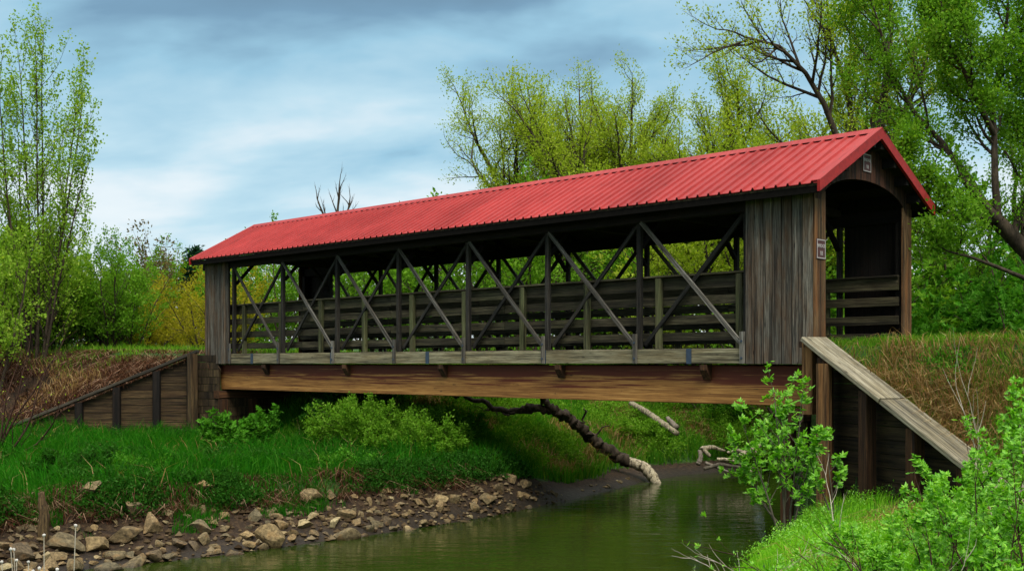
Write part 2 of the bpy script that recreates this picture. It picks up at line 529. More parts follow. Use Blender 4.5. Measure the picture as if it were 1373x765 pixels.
# timber wing walls: start point, direction, slope
W0L = UV(20.15, 0.1); DL = np.array([-0.995, -0.10]); TOPL = 3.53; SL = 0.415
W0R = np.array([5.22, 19.0]); DR = np.array([0.38, -0.925]); TOPR = 3.56; SR = 0.505
nL = np.array([-DL[1], DL[0]]) * -1   # points behind the wall (away from the viewer)
if nL[1] < 0: nL = -nL
nR = np.array([-DR[1], DR[0]])
if nR[0] < 0: nR = -nR
oL, oR = nL * 0.16, nR * 0.16
fL = 0.64 * U + 0.77 * V; fR = -0.916 * U + 0.39 * V
PL = np.array([UV(19.45, 0.45), W0L + oL, W0L + DL * 5.9 + oL, (-75, 26), (-300, 26), (-300, 400), (30, 400), UV(20.2, 4.2) + fL * 8, UV(20.2, 4.2), UV(19.45, 3.9)])
PR = np.array([UV(0.75, 0.5), W0R + oR, W0R + DR * 6.2 + oR, (64, -46), (400, -46), (400, 400), (80, 400), UV(0.2, 4.2) + fR * 7, UV(0.2, 4.2), UV(0.75, 3.9)])


def rockw(y):
    return np.interp(y, [17, 19.5, 22, 25, 30], [1.45, 1.3, .95, .6, .5])


def interp(d, tab):
    t = np.array(tab, float)
    return np.interp(d, t[:, 0], t[:, 1])


def sstep(a, b, x):
    t = np.clip((x - a) / (b - a), 0, 1)
    return t * t * (3 - 2 * t)


def ground(x, y, full=False):
    x = np.asarray(x, float); y = np.asarray(y, float)
    dl = seg_dist(x, y, LB); dr = seg_dist(x, y, RB)
    wat = inside(x, y, WATER)
    left = dl < dr
    u = (x - P0[0]) * U[0] + (y - P0[1]) * U[1]
    v = (x - P0[0]) * V[0] + (y - P0[1]) * V[1]
    wob = (fbm(x * .6, y * .6, 3) - .47) * 1.1
    d1 = np.maximum(np.where(left, dl, dr) + wob * np.clip(np.where(left, dl, dr), 0, 1), 0)
    rw = rockw(y)
    front = interp(np.where(d1 < rw, d1 * 2.3 / rw, 2.3 + d1 - rw), [(0, 0), (1.2, .33), (2.3, .62), (2.75, .92), (5, .96), (12, .96), (26, 1.35), (60, 2.4), (160, 3.4)])
    back = interp(d1, [(0, 0), (.5, .2), (1.2, .36), (2.0, .85), (3, 1.25), (5, 1.9), (8, 2.55), (12, 2.9), (60, 3.4)])
    k = sstep(0.5, 4.5, v)
    zl = front * (1 - k) + back * k
    zr = interp(d1, [(0, 0), (.35, .5), (.8, .85), (2, 1.1), (8, 1.5), (20, 2.2), (40, 2.9), (120, 3.4)])
    z = np.where(left, zl, zr)
    z = z + (fbm(x * 1.1, y * 1.1, 11) - .47) * .28 * np.clip(d1 / 1.5, 0, 1)
    z = z + np.clip(y - 42, 0, 70) * .03
    eL = inside(x, y, PL); eR = inside(x, y, PR)
    vo = np.maximum(np.maximum(.2 - v, v - 4.1), 0)
    embL = 3.48 - .56 * vo + np.clip(u - 20, 0, 80) * .012
    slopeL = np.minimum(1.32 + .36 * np.maximum(y - 32.4, 0), 3.45)
    sgL = (x - W0L[0]) * DL[0] + (y - W0L[1]) * DL[1]
    dnL = (x - W0L[0]) * nL[0] + (y - W0L[1]) * nL[1]
    capL = TOPL - SL * np.clip(sgL, 0, 9) - .14
    embL = np.where((dnL < .7) & (sgL > 0) & (sgL < 6), np.minimum(embL, capL), embL)
    embL = np.where((dnL < 4) & (sgL > 0) & (sgL < 6), np.minimum(embL, capL + .35 * np.maximum(dnL - .2, 0)), embL)
    z = np.where(eL, np.maximum(np.minimum(np.maximum(z, slopeL), np.where((dnL < 4) & (sgL > 0) & (sgL < 6), capL + .35 * np.maximum(dnL - .2, 0), 9)), embL), z)
    rough = (fbm(x * 1.7, y * 1.7, 21) - .47)
    sgR = (x - W0R[0]) * DR[0] + (y - W0R[1]) * DR[1]
    dnR = (x - W0R[0]) * nR[0] + (y - W0R[1]) * nR[1]
    capR = TOPR - SR * np.clip(sgR, 0, 9) - .16
    vi = np.maximum(.2 - v, 0)
    embR = np.minimum(3.5 - 1.05 * vi + rough * .5 * np.clip(vi, 0, .6), 3.52)
    embR = np.where(v > 4.1, 3.5 - .5 * (v - 4.1), embR)
    lim = np.where((sgR > 0) & (sgR < 6.5), capR + 1.3 * np.maximum(dnR - .28, 0), 99)
    z = np.where(eR, np.maximum(np.minimum(np.maximum(z, embR), lim), np.minimum(z, lim)), z)
    under = (u > 19.3) & (u < 20.2) & (v > .2) & (v < 4.1)
    z = np.where(under, np.minimum(z, 3.05), z)
    under = (u > .2) & (u < 1.0) & (v > .3) & (v < 4.1)
    z = np.where(under & eR, np.minimum(z, 2.4), z)
    # river bed
    z = np.where(wat, -np.minimum(.08 + .45 * np.minimum(dl, dr), 1.3), z)
    if full:
        return z, d1, left, wat, eL, eR, u, v
    return z


def axis(a, b, step, lo, hi, g=1.22):
    mid = list(np.arange(a, b + 1e-6, step))
    s = step; up = []; x = b
    while x < hi: s *= g; x += s; up.append(x)
    s = step; dn = []; x = a
    while x > lo: s *= g; x -= s; dn.append(x)
    return np.array(dn[::-1] + mid + up)


gx = axis(-20, 18, .17, -1500, 1500); gy = axis(4, 46, .2, -300, 2500)
X, Y = np.meshgrid(gx, gy)
Z, D1, LEFT, WAT, EL, ER, UU, VV = ground(X, Y, True)
nx, ny = len(gx), len(gy)
idx = np.arange(nx * ny).reshape(ny, nx)
quads = np.stack([idx[:-1, :-1], idx[:-1, 1:], idx[1:, 1:], idx[1:, :-1]], -1).reshape(-1, 4)
me = mesh_np('ground', np.stack([X, Y, Z], -1).reshape(-1, 3), quads, True)
green = np.ones(X.shape)
green = np.where(LEFT & (VV < 3), sstep(.95, 1.25, D1 / rockw(Y)), green)
green = np.where(LEFT & (VV >= 3), sstep(.5, 1.2, D1), green)
green = np.where(EL & (Y < 42) & (VV < 0), .1, green)
green = np.where(ER & (VV < -.1) & (VV > -3), .25, green)
green = np.where(WAT, 0, green)
wet = np.where(WAT, 1, 1 - sstep(0.05, .6, D1))
for nm, arr in (('green', green), ('wet', wet)):
    at = me.attributes.new(nm, 'FLOAT', 'POINT')
    at.data.foreach_set('value', arr.astype(np.float32).ravel())
tag(link('ground', me, M['ground']), 'uneven brown soil and river bank that everything stands on', 'ground', kind='structure')

wx = np.linspace(-70, 145, 40); wy = np.linspace(-70, 60, 30)
X, Y = np.meshgrid(wx, wy)
idx = np.arange(X.size).reshape(X.shape)
quads = np.stack([idx[:-1, :-1], idx[:-1, 1:], idx[1:, 1:], idx[1:, :-1]], -1).reshape(-1, 4)
me = mesh_np('water', np.stack([X, Y, np.zeros_like(X)], -1).reshape(-1, 3), quads, True)
tag(link('water', me, M['water']), 'murky olive green river sliding under the bridge', 'river', kind='structure')

# ------------------------------------------------------------------ covered bridge (local x = across, y = along, z = up)
TH = math.atan2(V[1], V[0])
br = empty('covered_bridge', (P0[0], P0[1], CAMZ), 'weathered timber covered footbridge with ribbed red metal roof spanning the river', 'bridge', rz=TH)
WID = 4.29; LEN = 20.25; RH = 4.15; EH = 3.0
sl = (RH - EH) / (WID / 2)


def mir(v, s):
    return v if s == 0 else WID - v


# roof skin: ribbed sheets, one per slope
for s in (0, 1):
    prof = []      # (u, lift)
    n = 88; p = LEN / n
    for i in range(n):
        a = i * p
        prof += [(a, 0), (a + p * .38, 0), (a + p * .45, .036), (a + p * .57, .036), (a + p * .64, 0)]
    prof.append((LEN, 0))
    nu = len(prof)
    vs = []; fs = []
    rows = [(-.03, EH - .03 * sl), (WID / 4, EH + sl * WID / 4), (WID / 2, RH)]
    for th in (0.0, -.012):
        for (v, h) in rows:
            for (u, l) in prof:
                vs.append((mir(v, s), u, h + l * 1.12 + th + .02))
    nr = len(rows)
    for t in range(2):
        for r in range(nr - 1):
            for i in range(nu - 1):
                a = t * nr * nu + r * nu + i
                q = [a, a + 1, a + nu + 1, a + nu]
                fs.append(q if (t == 0) else q[::-1])
    for i in range(nu - 1):   # eave edge
        fs.append([i, nr * nu + i, nr * nu + i + 1, i + 1])
    me = bpy.data.meshes.new('roof'); me.from_pydata(vs, [], fs)
    import bmesh
    bm = bmesh.new(); bm.from_mesh(me); bmesh.ops.recalc_face_normals(bm, faces=bm.faces); bm.to_mesh(me); bm.free()
    roof = link('roof', me, M['roof'], br)
    # boarding under the sheets
    b = MB()
    b.prism([(mir(.0, s), EH - .045), (mir(.0, s), EH - .005), (mir(WID / 2 - .001, s), RH - .005), (mir(WID / 2 - .001, s), RH - .045)], 1, .03, LEN - .03)
    b.build('roof_deck', M['ceiling_wood'], br)
    # eave fascia and rake trims
    b = MB(); b.box((min(mir(.005, s), mir(.045, s)), .03, EH - .16), (max(mir(.005, s), mir(.045, s)), LEN - .03, EH - .047))
    b.build('fascia', M['fascia'], br)
    for (ua, ub) in ((-.035, .02), (LEN - .02, LEN + .035)):
        b = MB()
        b.prism([(mir(-.035, s), EH - .15), (mir(-.035, s), EH + .055 - .035 * sl), (mir(WID / 2, s), RH + .062), (mir(WID / 2, s), RH - .13)], 1, ua, ub)
        b.build('rake_trim', M['trim'], br)
        # folded flange of the trim on the roof
        b = MB()
        uu = (ua, ua + .15) if ua < 1 else (ub - .15, ub)
        b.prism([(mir(-.036, s), EH + .047 - .035 * sl), (mir(-.036, s), EH + .062 - .035 * sl), (mir(WID / 2, s), RH + .070), (mir(WID / 2, s), RH + .055)], 1, *uu)
        b.build('rake_flashing', M['roof'], br)
    # purlin ends that carry the rake overhang
    for k in range(1, 5):
        v = k * .5
        for (ua, ub) in ((.03, 1.7), (LEN - 1.7, LEN - .03)):
            b = MB(); vv = mir(v, s)
            b.box((vv - .045, ua, EH + sl * v - .22), (vv + .045, ub, EH + sl * v - .05))
            b.build('purlin', M['dark_wood'], br)
b = MB()
b.prism([(WID / 2 - .16, RH - .16 * sl + .052), (WID / 2, RH + .075), (WID / 2 + .16, RH - .16 * sl + .052), (WID / 2, RH + .060)], 1, -.04, LEN + .04)
b.build('ridge_cap', M['roof'], roof)

UK = [1.70 + 2.424 * k for k in range(8)]
for s in (0, 1):
    def P(v, u, h): return (mir(v, s), u, h)
    sd = (1 if s == 0 else -1, 0, 0)
    # top plate, carried past the far portal
    beam('top_chord', P(.44, .36, 2.83), P(.44, LEN - .05, 2.83), .16, .24, M['dark_wood'], br, (1, 0, 0))
    # bottom chord: planks butted under steel straps
    cuts = [1.70, 2.867, 6.54, 10.21, 13.88, 17.55, 18.72]
    for a, c in zip(cuts[:-1], cuts[1:]):
        m_, L_ = frame(P(.375, a + .004, .135), P(.375, c - .004, .135), (0, 0, 1))
        bb = MB(); bb.bar(.27, .075, L_, .006); chord = bb.build('bottom_chord', M['chord_wood'], br, m_)
        if c < 18:
            sb = MB(); x0, x1 = sorted((mir(.322, s), mir(.337, s)))
            sb.box((x0, c - .055, -.005), (x1, c + .055, .275)); sb.build('steel_strap', M['strap'], chord, m_.inverted())
    for k, u in enumerate(UK):
        beam('truss_post', P(.47, u, .03), P(.47, u, 2.72), .10, .10, M['truss_wood'], br, (0, 1, 0), .01, .003)
        if k < 8:
            blk = beam('chord_block', P(.315, u, .0), P(.315, u, .57), .10, .045, M['brace_wood'], br, (0, 1, 0), .01)
            for hz in (.10, .40):
                nb = MB()
                nb.prism([(.022 * math.cos(q * math.pi / 3), hz + .022 * math.sin(q * math.pi / 3)) for q in range(6)], 1, -.036, .036)
                nb.build('bolt', M['strap'], blk)
    for a, c in zip(UK[:-1], UK[1:]):
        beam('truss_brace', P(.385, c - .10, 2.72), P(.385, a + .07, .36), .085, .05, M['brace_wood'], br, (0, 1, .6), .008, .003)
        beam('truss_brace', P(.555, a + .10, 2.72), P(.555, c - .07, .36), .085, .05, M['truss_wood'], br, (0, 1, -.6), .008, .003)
    # railing posts and boards on the walking side
    for k in range(10):
        u = 1.925 + 1.822 * k
        beam('rail_post', P(.585, u, .26), P(.585, u, 1.63), .13, .09, M['post_wood'], br, (0, 1, 0), .008, .002)
    segs = [.36, 4.2, 8.0, 11.9, 15.6, LEN - .3]
    for (h0, h1), mt in zip(((1.40, 1.64), (1.10, 1.27), (.74, .91), (.42, .58)), ('rail_wood',) * 4):
        for a, c in zip(segs[:-1], segs[1:]):
            beam('rail_board', P(.66, a + .006, (h0 + h1) / 2 + random.uniform(-.008, .008)), P(.66, c - .006, (h0 + h1) / 2 + random.uniform(-.008, .008)), h1 - h0, .045, M[mt], br, (0, 0, 1), .005, .002)
    beam('rail_cap', P(.64, .36, 1.662), P(.64, LEN - .3, 1.662), .20, .04, M['rail_wood'], br, (1, 0, 0), .006, .002)
    # glulam girder
    m_, L_ = frame(P(.62, .45, -.39), P(.62, 20.05, -.39), (0, 0, 1))
    bb = MB(); bb.bar(.70, .22, L_, .01); bb.build('girder', M['glulam'], br, m_)
    # boarded portal bays
    for ua, ub in ((.30, 1.64), (18.74, 19.99)):
        bb = MB(); u = ua
        while u < ub - .03:
            w = min(random.uniform(.17, .215), ub - u)
            dv = random.uniform(-.006, .006)
            x0, x1 = sorted((mir(.325 + dv, s), mir(.352 + dv, s)))
            bb.box((x0, u + .009, random.uniform(-.012, .01)), (x1, u + w - .009, 2.95))
            u += w
        bb.build('side_boarding', M['grey_board'], br)
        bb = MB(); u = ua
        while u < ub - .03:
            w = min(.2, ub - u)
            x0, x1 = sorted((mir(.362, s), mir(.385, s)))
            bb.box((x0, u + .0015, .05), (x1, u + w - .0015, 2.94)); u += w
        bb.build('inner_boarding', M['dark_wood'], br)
        # jamb face towards the road and the post behind it
        ue = ua if ua < 1 else ub
        e0, e1 = ((ue - .028, ue - .003) if ua < 1 else (ue + .003, ue + .028))
        for va, vb in ((.325, .445), (.452, .575), (.582, .70)):
            bb = MB(); x0, x1 = sorted((mir(va, s), mir(vb, s)))
            bb.box((x0, e0, .12), (x1, e1, 2.95)); bb.build('jamb_board', M['jamb_board'], br)
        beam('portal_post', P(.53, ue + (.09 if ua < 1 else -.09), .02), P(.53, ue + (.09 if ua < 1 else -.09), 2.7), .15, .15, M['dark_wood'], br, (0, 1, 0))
# gables with an arched lower edge
for ue in (.30, 19.99):
    e0, e1 = ((ue - .028, ue - .003) if ue < 1 else (ue + .003, ue + .028))
    bb = MB(); v = .34
    while v < WID - .36:
        w = min(.1805, WID - .34 - v)
        def arch(x):
            t = (x - WID / 2) / 1.46
            return 2.96 + .34 * (max(0, 1 - t * t)) ** .7 if abs(t) < 1 else 2.80
        def top(x): return EH + sl * min(x, WID - x) - .055
        a, c = v + .004, v + w - .004
        mid = random.uniform(-.01, .01)
        v += w
        if a < WID / 2 < c:
            parts_ = [(a, WID / 2), (WID / 2, c)]
        else:
            parts_ = [(a, c)]
        for a_, c_ in parts_:
            bb.hexa([(a_, e0, arch(a_)), (c_, e0, arch(c_)), (c_, e1, arch(c_)), (a_, e1, arch(a_)),
                     (a_, e0, top(a_)), (c_, e0, top(c_)), (c_, e1, top(c_)), (a_, e1, top(a_))])
    bb.build('gable_boarding', M['gable_wood'], br)
for k in range(8):
    u = UK[k]
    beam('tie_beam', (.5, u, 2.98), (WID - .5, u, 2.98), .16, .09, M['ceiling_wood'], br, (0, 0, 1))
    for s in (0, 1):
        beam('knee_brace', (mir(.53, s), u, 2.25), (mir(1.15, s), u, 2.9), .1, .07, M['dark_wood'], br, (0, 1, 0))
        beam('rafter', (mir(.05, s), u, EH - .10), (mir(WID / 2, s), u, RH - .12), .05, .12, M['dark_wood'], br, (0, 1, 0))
for k in range(5):
    u = 2.56 + 3.615 * k
    bb = MB()
    bb.prism([(.35, -.02), (WID - .35, -.02), (WID - .35, -.12), (WID - .47, -.30), (.47, -.30), (.35, -.12)], 1, u - .08, u + .08)
    bb.build('floor_beam', M['wall_post'], br)
bb = MB(); u = .36
while u < 19.95:
    bb.box((.45, u, .22 + random.uniform(-.003, .003)), (WID - .45, u + .188, .285 + random.uniform(-.003, .003))); u += .196
bb.build('deck_planking', M['rail_wood'], br)
for s in (0, 1):
    for off in (.46, 1.55):
        beam('stringer', (mir(off, s), .4, .10), (mir(off, s), 19.9, .10), .22, .1, M['dark_wood'], br, (0, 0, 1))


# ------------------------------------------------------------------ signs on the bridge
def text_mesh(name, body, size, mat, parent, loc, rot, ext=.002):
    cu = bpy.data.curves.new(name, 'FONT')
    cu.body = body; cu.size = size; cu.align_x = 'CENTER'; cu.align_y = 'CENTER'; cu.extrude = ext; cu.offset = size * .012
    t = bpy.data.objects.new('tmp', cu); COL.objects.link(t)
    dg = bpy.context.evaluated_depsgraph_get()
    me = bpy.data.meshes.new_from_object(t.evaluated_get(dg))
    bpy.data.objects.remove(t)
    o = link(name, me, mat, parent)
    o.location = loc; o.rotation_euler = rot
    return o


def sign(label, v, u, h, w, ht):
    p = UV(u, v)
    r = empty('bridge_sign', (p[0], p[1], CAMZ + h), label, 'sign', rz=TH)
    b = MB(); b.box((-w / 2, -.006, -ht / 2), (w / 2, .006, ht / 2)); pl_ = b.build('sign_plate', M['sign_brown'], r)
    b = MB(); e = .016; m_ = .008
    b.box((-w / 2 + m_, -.010, -ht / 2 + m_), (w / 2 - m_, -.0062, -ht / 2 + m_ + e)); b.box((-w / 2 + m_, -.010, ht / 2 - m_ - e), (w / 2 - m_, -.0062, ht / 2 - m_))
    b.box((-w / 2 + m_, -.0098, -ht / 2 + m_ + e), (-w / 2 + m_ + e, -.0062, ht / 2 - m_ - e)); b.box((w / 2 - m_ - e, -.0098, -ht / 2 + m_ + e), (w / 2 - m_, -.0062, ht / 2 - m_ - e))
    b.build('sign_border', M['sign_white'], pl_)
    text_mesh('lettering', 'BRIDGE', ht * .235, M['sign_white'], pl_, (0, -.0085, ht * .15), (math.pi / 2, 0, 0))
    text_mesh('lettering', '18', ht * .30, M['sign_white'], pl_, (0, -.0085, -ht * .22), (math.pi / 2, 0, 0))


sign('small brown bridge number sign on the post beside the portal', .52, .30 - .036, 1.95, .30, .34)
sign('small brown bridge number sign high on the dark gable under the roof peak', 2.16, .30 - .036, 3.62, .30, .33)

# ------------------------------------------------------------------ timber wing walls and abutments
M3 = lambda p, z: (p[0], p[1], z)


def wing(w0, d, n, top, slope, length, zb, capw, posts, label, capm, face=M['wall_timber'], pz=None):
    r = empty('timber_retaining_wall', (w0[0], w0[1], zb), label, 'retaining wall')
    o = np.array([w0[0], w0[1], zb])
    # plank wall: frame Z along the wall, X up, Y across
    m_ = Matrix((Vector((0, 0, 1)), Vector((d[0], d[1], 0)).cross(Vector((0, 0, 1))), Vector((d[0], d[1], 0)))).transposed().to_4x4()
    back = 1 if m_.col[1].to_3d().dot(Vector((n[0], n[1], 0))) > 0 else -1
    b = MB(); h = 0.0
    hmax = top - zb - .12
    while h < hmax - .02:
        w = min(.215, hmax - h)
        def send(hh): return min(length, max(.03, (hmax - hh) / slope))
        y0, y1 = sorted((0.0 * back, .07 * back))
        dy = random.uniform(-.006, .006)
        s0, s1 = send(h), send(h + w - .012)
        b.hexa([(h, y0 + dy, 0), (h, y1 + dy, 0), (h, y1 + dy, s0), (h, y0 + dy, s0),
                (h + w - .012, y0 + dy, 0), (h + w - .012, y1 + dy, 0), (h + w - .012, y1 + dy, s1), (h + w - .012, y0 + dy, s1)])
        h += w
    b.build('plank_wall', face, r, m_)
    fwd = -.11 if capw < .4 else -.22
    for s in posts:
        p = np.array(w0) + d * s + n * fwd
        q0 = Vector((p[0] - w0[0], p[1] - w0[1], -.3)); q1 = Vector((p[0] - w0[0], p[1] - w0[1], top - slope * s - zb - .10))
        beam('wall_post', q0, q1, .2, .2, M['wall_post'] if pz is None else pz, r, (d[0], d[1], 0), .012)
    a = np.array(w0) - d * .08 + n * (-.06 if capw < .4 else -.14); c = np.array(w0) + d * length + n * (-.06 if capw < .4 else -.14)
    q0 = Vector((a[0] - w0[0], a[1] - w0[1], top + .04 * 1 - zb)); q1 = Vector((c[0] - w0[0], c[1] - w0[1], top - slope * length - zb))
    L = (q1 - q0).length; dr = (q1 - q0) / L
    pos = [0.0]
    while pos[-1] < L - .1: pos.append(min(L, pos[-1] + random.uniform(1.9, 2.6)))
    for i in range(len(pos) - 1):
        off = Vector((n[0], n[1], 0)) * random.uniform(-.012, .012) + Vector((0, 0, random.uniform(-.012, .008)))
        beam('cap_board', q0 + dr * (pos[i] + .004) + off, q0 + dr * (pos[i + 1] - .004) + off, capw, .085, capm, r, (n[0], n[1], 0), .014, .004)
    return r


wl = wing(W0L, DL, nL, TOPL, SL, 5.35, .7, .34, (.12, 1.08, 2.2, 3.25), 'low brown timber wing wall sloping down the left bank with dark weathered cap', M['dark_cap'], pz=M['dark_wood'])
rb = MB(); rd = (UV(19.3, .36) - W0L); rl = np.linalg.norm(rd); rd = rd / rl; hh = 0
while hh < 2.55:
    q = [np.array([0, 0]), rd * rl, rd * rl + np.array([rd[1], -rd[0]]) * -.06, np.array([rd[1], -rd[0]]) * -.06]
    rb.hexa([(p_[0], p_[1], hh) for p_ in q] + [(p_[0], p_[1], hh + .20) for p_ in q]); hh += .212
rb.build('return_planks', M['dark_plank'], wl)
wr = wing(W0R, DR, nR, TOPR, SR, 5.6, .3, .52, (.32, 1.35, 2.4, 3.4), 'timber wing wall at the right abutment under a wide pale sloping cap', M['cap_wood'], face=M['dark_plank'], pz=M['wall_post'])


def abutment(u, facing, label, v0, v1, zb, ztop):
    p = UV(u, (v0 + v1) / 2)
    r = empty('timber_abutment', (p[0], p[1], zb), label, 'abutment', rz=TH)
    hv = (v1 - v0) / 2
    b = MB(); h = -.3
    while h < ztop - zb - .02:
        w = .26
        b.box((-hv + .1, -.12, h), (hv - .1, .02, min(h + w - .012, ztop - zb))); h += w
    b.build('plank_wall', M['wall_timber'], r)
    for v in (-hv + .1, -.75, .75, hv - .1):
        beam('abutment_post', (v, -.12 * facing - .08 * facing, -.4), (v, -.2 * facing, ztop - zb - .02), .22, .2, M['wall_post'], r, (1, 0, 0), .012)
    beam('bearing_sill', (-hv + .0, 0, ztop - zb + .11), (hv - .0, 0, ztop - zb + .11), .3, .22, M['wall_post'], r, (0, 1, 0), .012)
    return r


abutment(19.35, 1, 'shaded timber abutment under the far left end of the bridge', .3, 4.0, .7, 2.20)
abutment(.62, -1, 'dark timber abutment under the right end of the bridge', .3, 4.0, -.2, 2.20)


def corner_post(px, py0, py1, z, w, label, mat):
    a = W(px, py0, z); c = W(px, py1, z)
    e = empty('timber_post', (a[0], a[1], c[2]), label, 'post')
    beam('post_shaft', (0, 0, 0), (0, 0, a[2] - c[2]), w, w, mat, e, (V[0], V[1], 0), .012, .003)


corner_post(1086, 459, 555, 19.02, .20, 'square brown timber post under the near corner of the bridge', M['orange_post'])
corner_post(1105, 487, 690, 18.35, .19, 'tall brown post in front of the right abutment, holding up the pale cap', M['orange_post'])
corner_post(258, 474, 606, 32.6, .22, 'tall upright post where the left wing wall meets the bridge', M['wall_timber'])
corner_post(425, 532, 640, 31.9, .24, 'greenish post at the far corner of the left abutment', M['post_wood'])
t = empty('corner_timber', M3(W(1075, 459, 19.05), 3.52), 'short brown timber laid across the posts beside the pale cap', 'timber')
beam('timber_body', (0, 0, 0), (.55, .16, 0), .16, .1, M['wall_post'], t, (0, 1, 0), .012)

# ------------------------------------------------------------------ vegetation generators
def nrm(v):
    return v / (np.linalg.norm(v) + 1e-9)


class Plant:
    def __init__(self, seed):
        self.g = np.random.default_rng(seed)
        self.tubes = []; self.anc = []; self.adir = []

    def rot(self, d, ang, az=None):
        a = np.array([0, 0, 1.0]) if abs(d[2]) < .9 else np.array([1.0, 0, 0])
        s = nrm(np.cross(d, a)); t = np.cross(d, s)
        az = self.g.uniform(0, 2 * math.pi) if az is None else az
        return nrm(d * math.cos(ang) + (s * math.cos(az) + t * math.sin(az)) * math.sin(ang))

    def branch(self, p, d, L, r, lev, lv, path=None):
        g = self.g; q = lv[lev]
        last = lev == len(lv) - 1
        if path is None:
            n = q.get('n', max(3, int(round(5 - lev))))
            pts = [np.array(p, float)]; d = nrm(np.array(d, float))
            for i in range(n):
                d = nrm(d + g.normal(0, q.get('w', .15), 3) + np.array([0, 0, q.get('up', .1)]))
                pts.append(pts[-1] + d * L / n)
            pts = np.array(pts)
        else:
            pts = np.array(path, float); n = len(pts) - 1
            L = np.linalg.norm(np.diff(pts, axis=0), axis=1).sum()
        t = np.linspace(0, 1, n + 1)
        rad = r * (1 - t * (1 - q.get('tip', .3)))
        self.tubes.append((pts, rad, q.get('sides', max(3, 7 - 2 * lev))))
        if q.get('leaf', last):
            m = q.get('na', 5)
            for tt in g.uniform(.15, 1.02, m):
                k = min(tt * n, n - 1e-6); i = int(k); f = k - i
                self.anc.append(pts[i] * (1 - f) + pts[i + 1] * f); self.adir.append(nrm(pts[i + 1] - pts[i]))
        if last: return
        nc = q['c']
        nxt = lv[lev + 1]
        for j in range(nc):
            tt = q['t0'] + (1 - q['t0']) * (j + g.uniform(0, 1)) / nc
            k = min(tt * n, n - 1e-6); i = int(k); f = k - i
            pp = pts[i] * (1 - f) + pts[i + 1] * f
            dd = nrm(pts[i + 1] - pts[i])
            cd = self.rot(dd, math.radians(q['a'] * g.uniform(.7, 1.25)))
            if q.get('flat'): cd = nrm(cd * np.array([1, 1, 1 - q['flat']]))
            cl = L * q['l'] * (1.15 - q.get('fall', .55) * tt) * g.uniform(.65, 1.25)
            cr = max(.004, min(rad[i] * .75, r * q.get('cr', .45) * (1.1 - .6 * tt)))
            self.branch(pp, cd, cl, cr, lev + 1, lv)
        # leader goes on
        self.branch(pts[-1], nrm(pts[-1] - pts[-2]), L * q['l'] * .7, rad[-1] * .9, lev + 1, lv)

    def wood_mesh(self, name, off=(0, 0, 0)):
        vs = []; fs = []; n0 = 0
        for pts, rad, s in self.tubes:
            n = len(pts)
            tan = np.gradient(pts, axis=0); tan /= np.linalg.norm(tan, axis=1)[:, None] + 1e-9
            ref = np.where(np.abs(tan[:, 2:3]) < .9, np.array([[0, 0, 1.0]]), np.array([[1.0, 0, 0]]))
            ref = np.repeat(ref[:1], n, 0)
            a = np.cross(tan, ref); a /= np.linalg.norm(a, axis=1)[:, None] + 1e-9
            b = np.cross(tan, a)
            th = np.arange(s) * 2 * math.pi / s
            ring = pts[:, None] + (a[:, None] * np.cos(th)[None, :, None] + b[:, None] * np.sin(th)[None, :, None]) * rad[:, None, None]
            vs.append(ring.reshape(-1, 3))
            i = np.arange(n - 1)[:, None] * s; k = np.arange(s)[None]; k2 = (k + 1) % s
            fs.append(np.stack([i + k, i + k2, i + s + k2, i + s + k], -1).reshape(-1, 4) + n0)
            n0 += n * s
        return mesh_np(name, np.concatenate(vs) - np.array(off), np.concatenate(fs), True)

    def leaves(self, name, size, per, spread=.06, up=.5, along=.6, kind='quad', asp=.5, off=(0, 0, 0), droop=0.0):
        g = self.g
        A = np.array(self.anc); D = np.array(self.adir)
        return leaf_mesh(name, A, D, g, size, per, spread, up, along, kind, asp, off, droop)


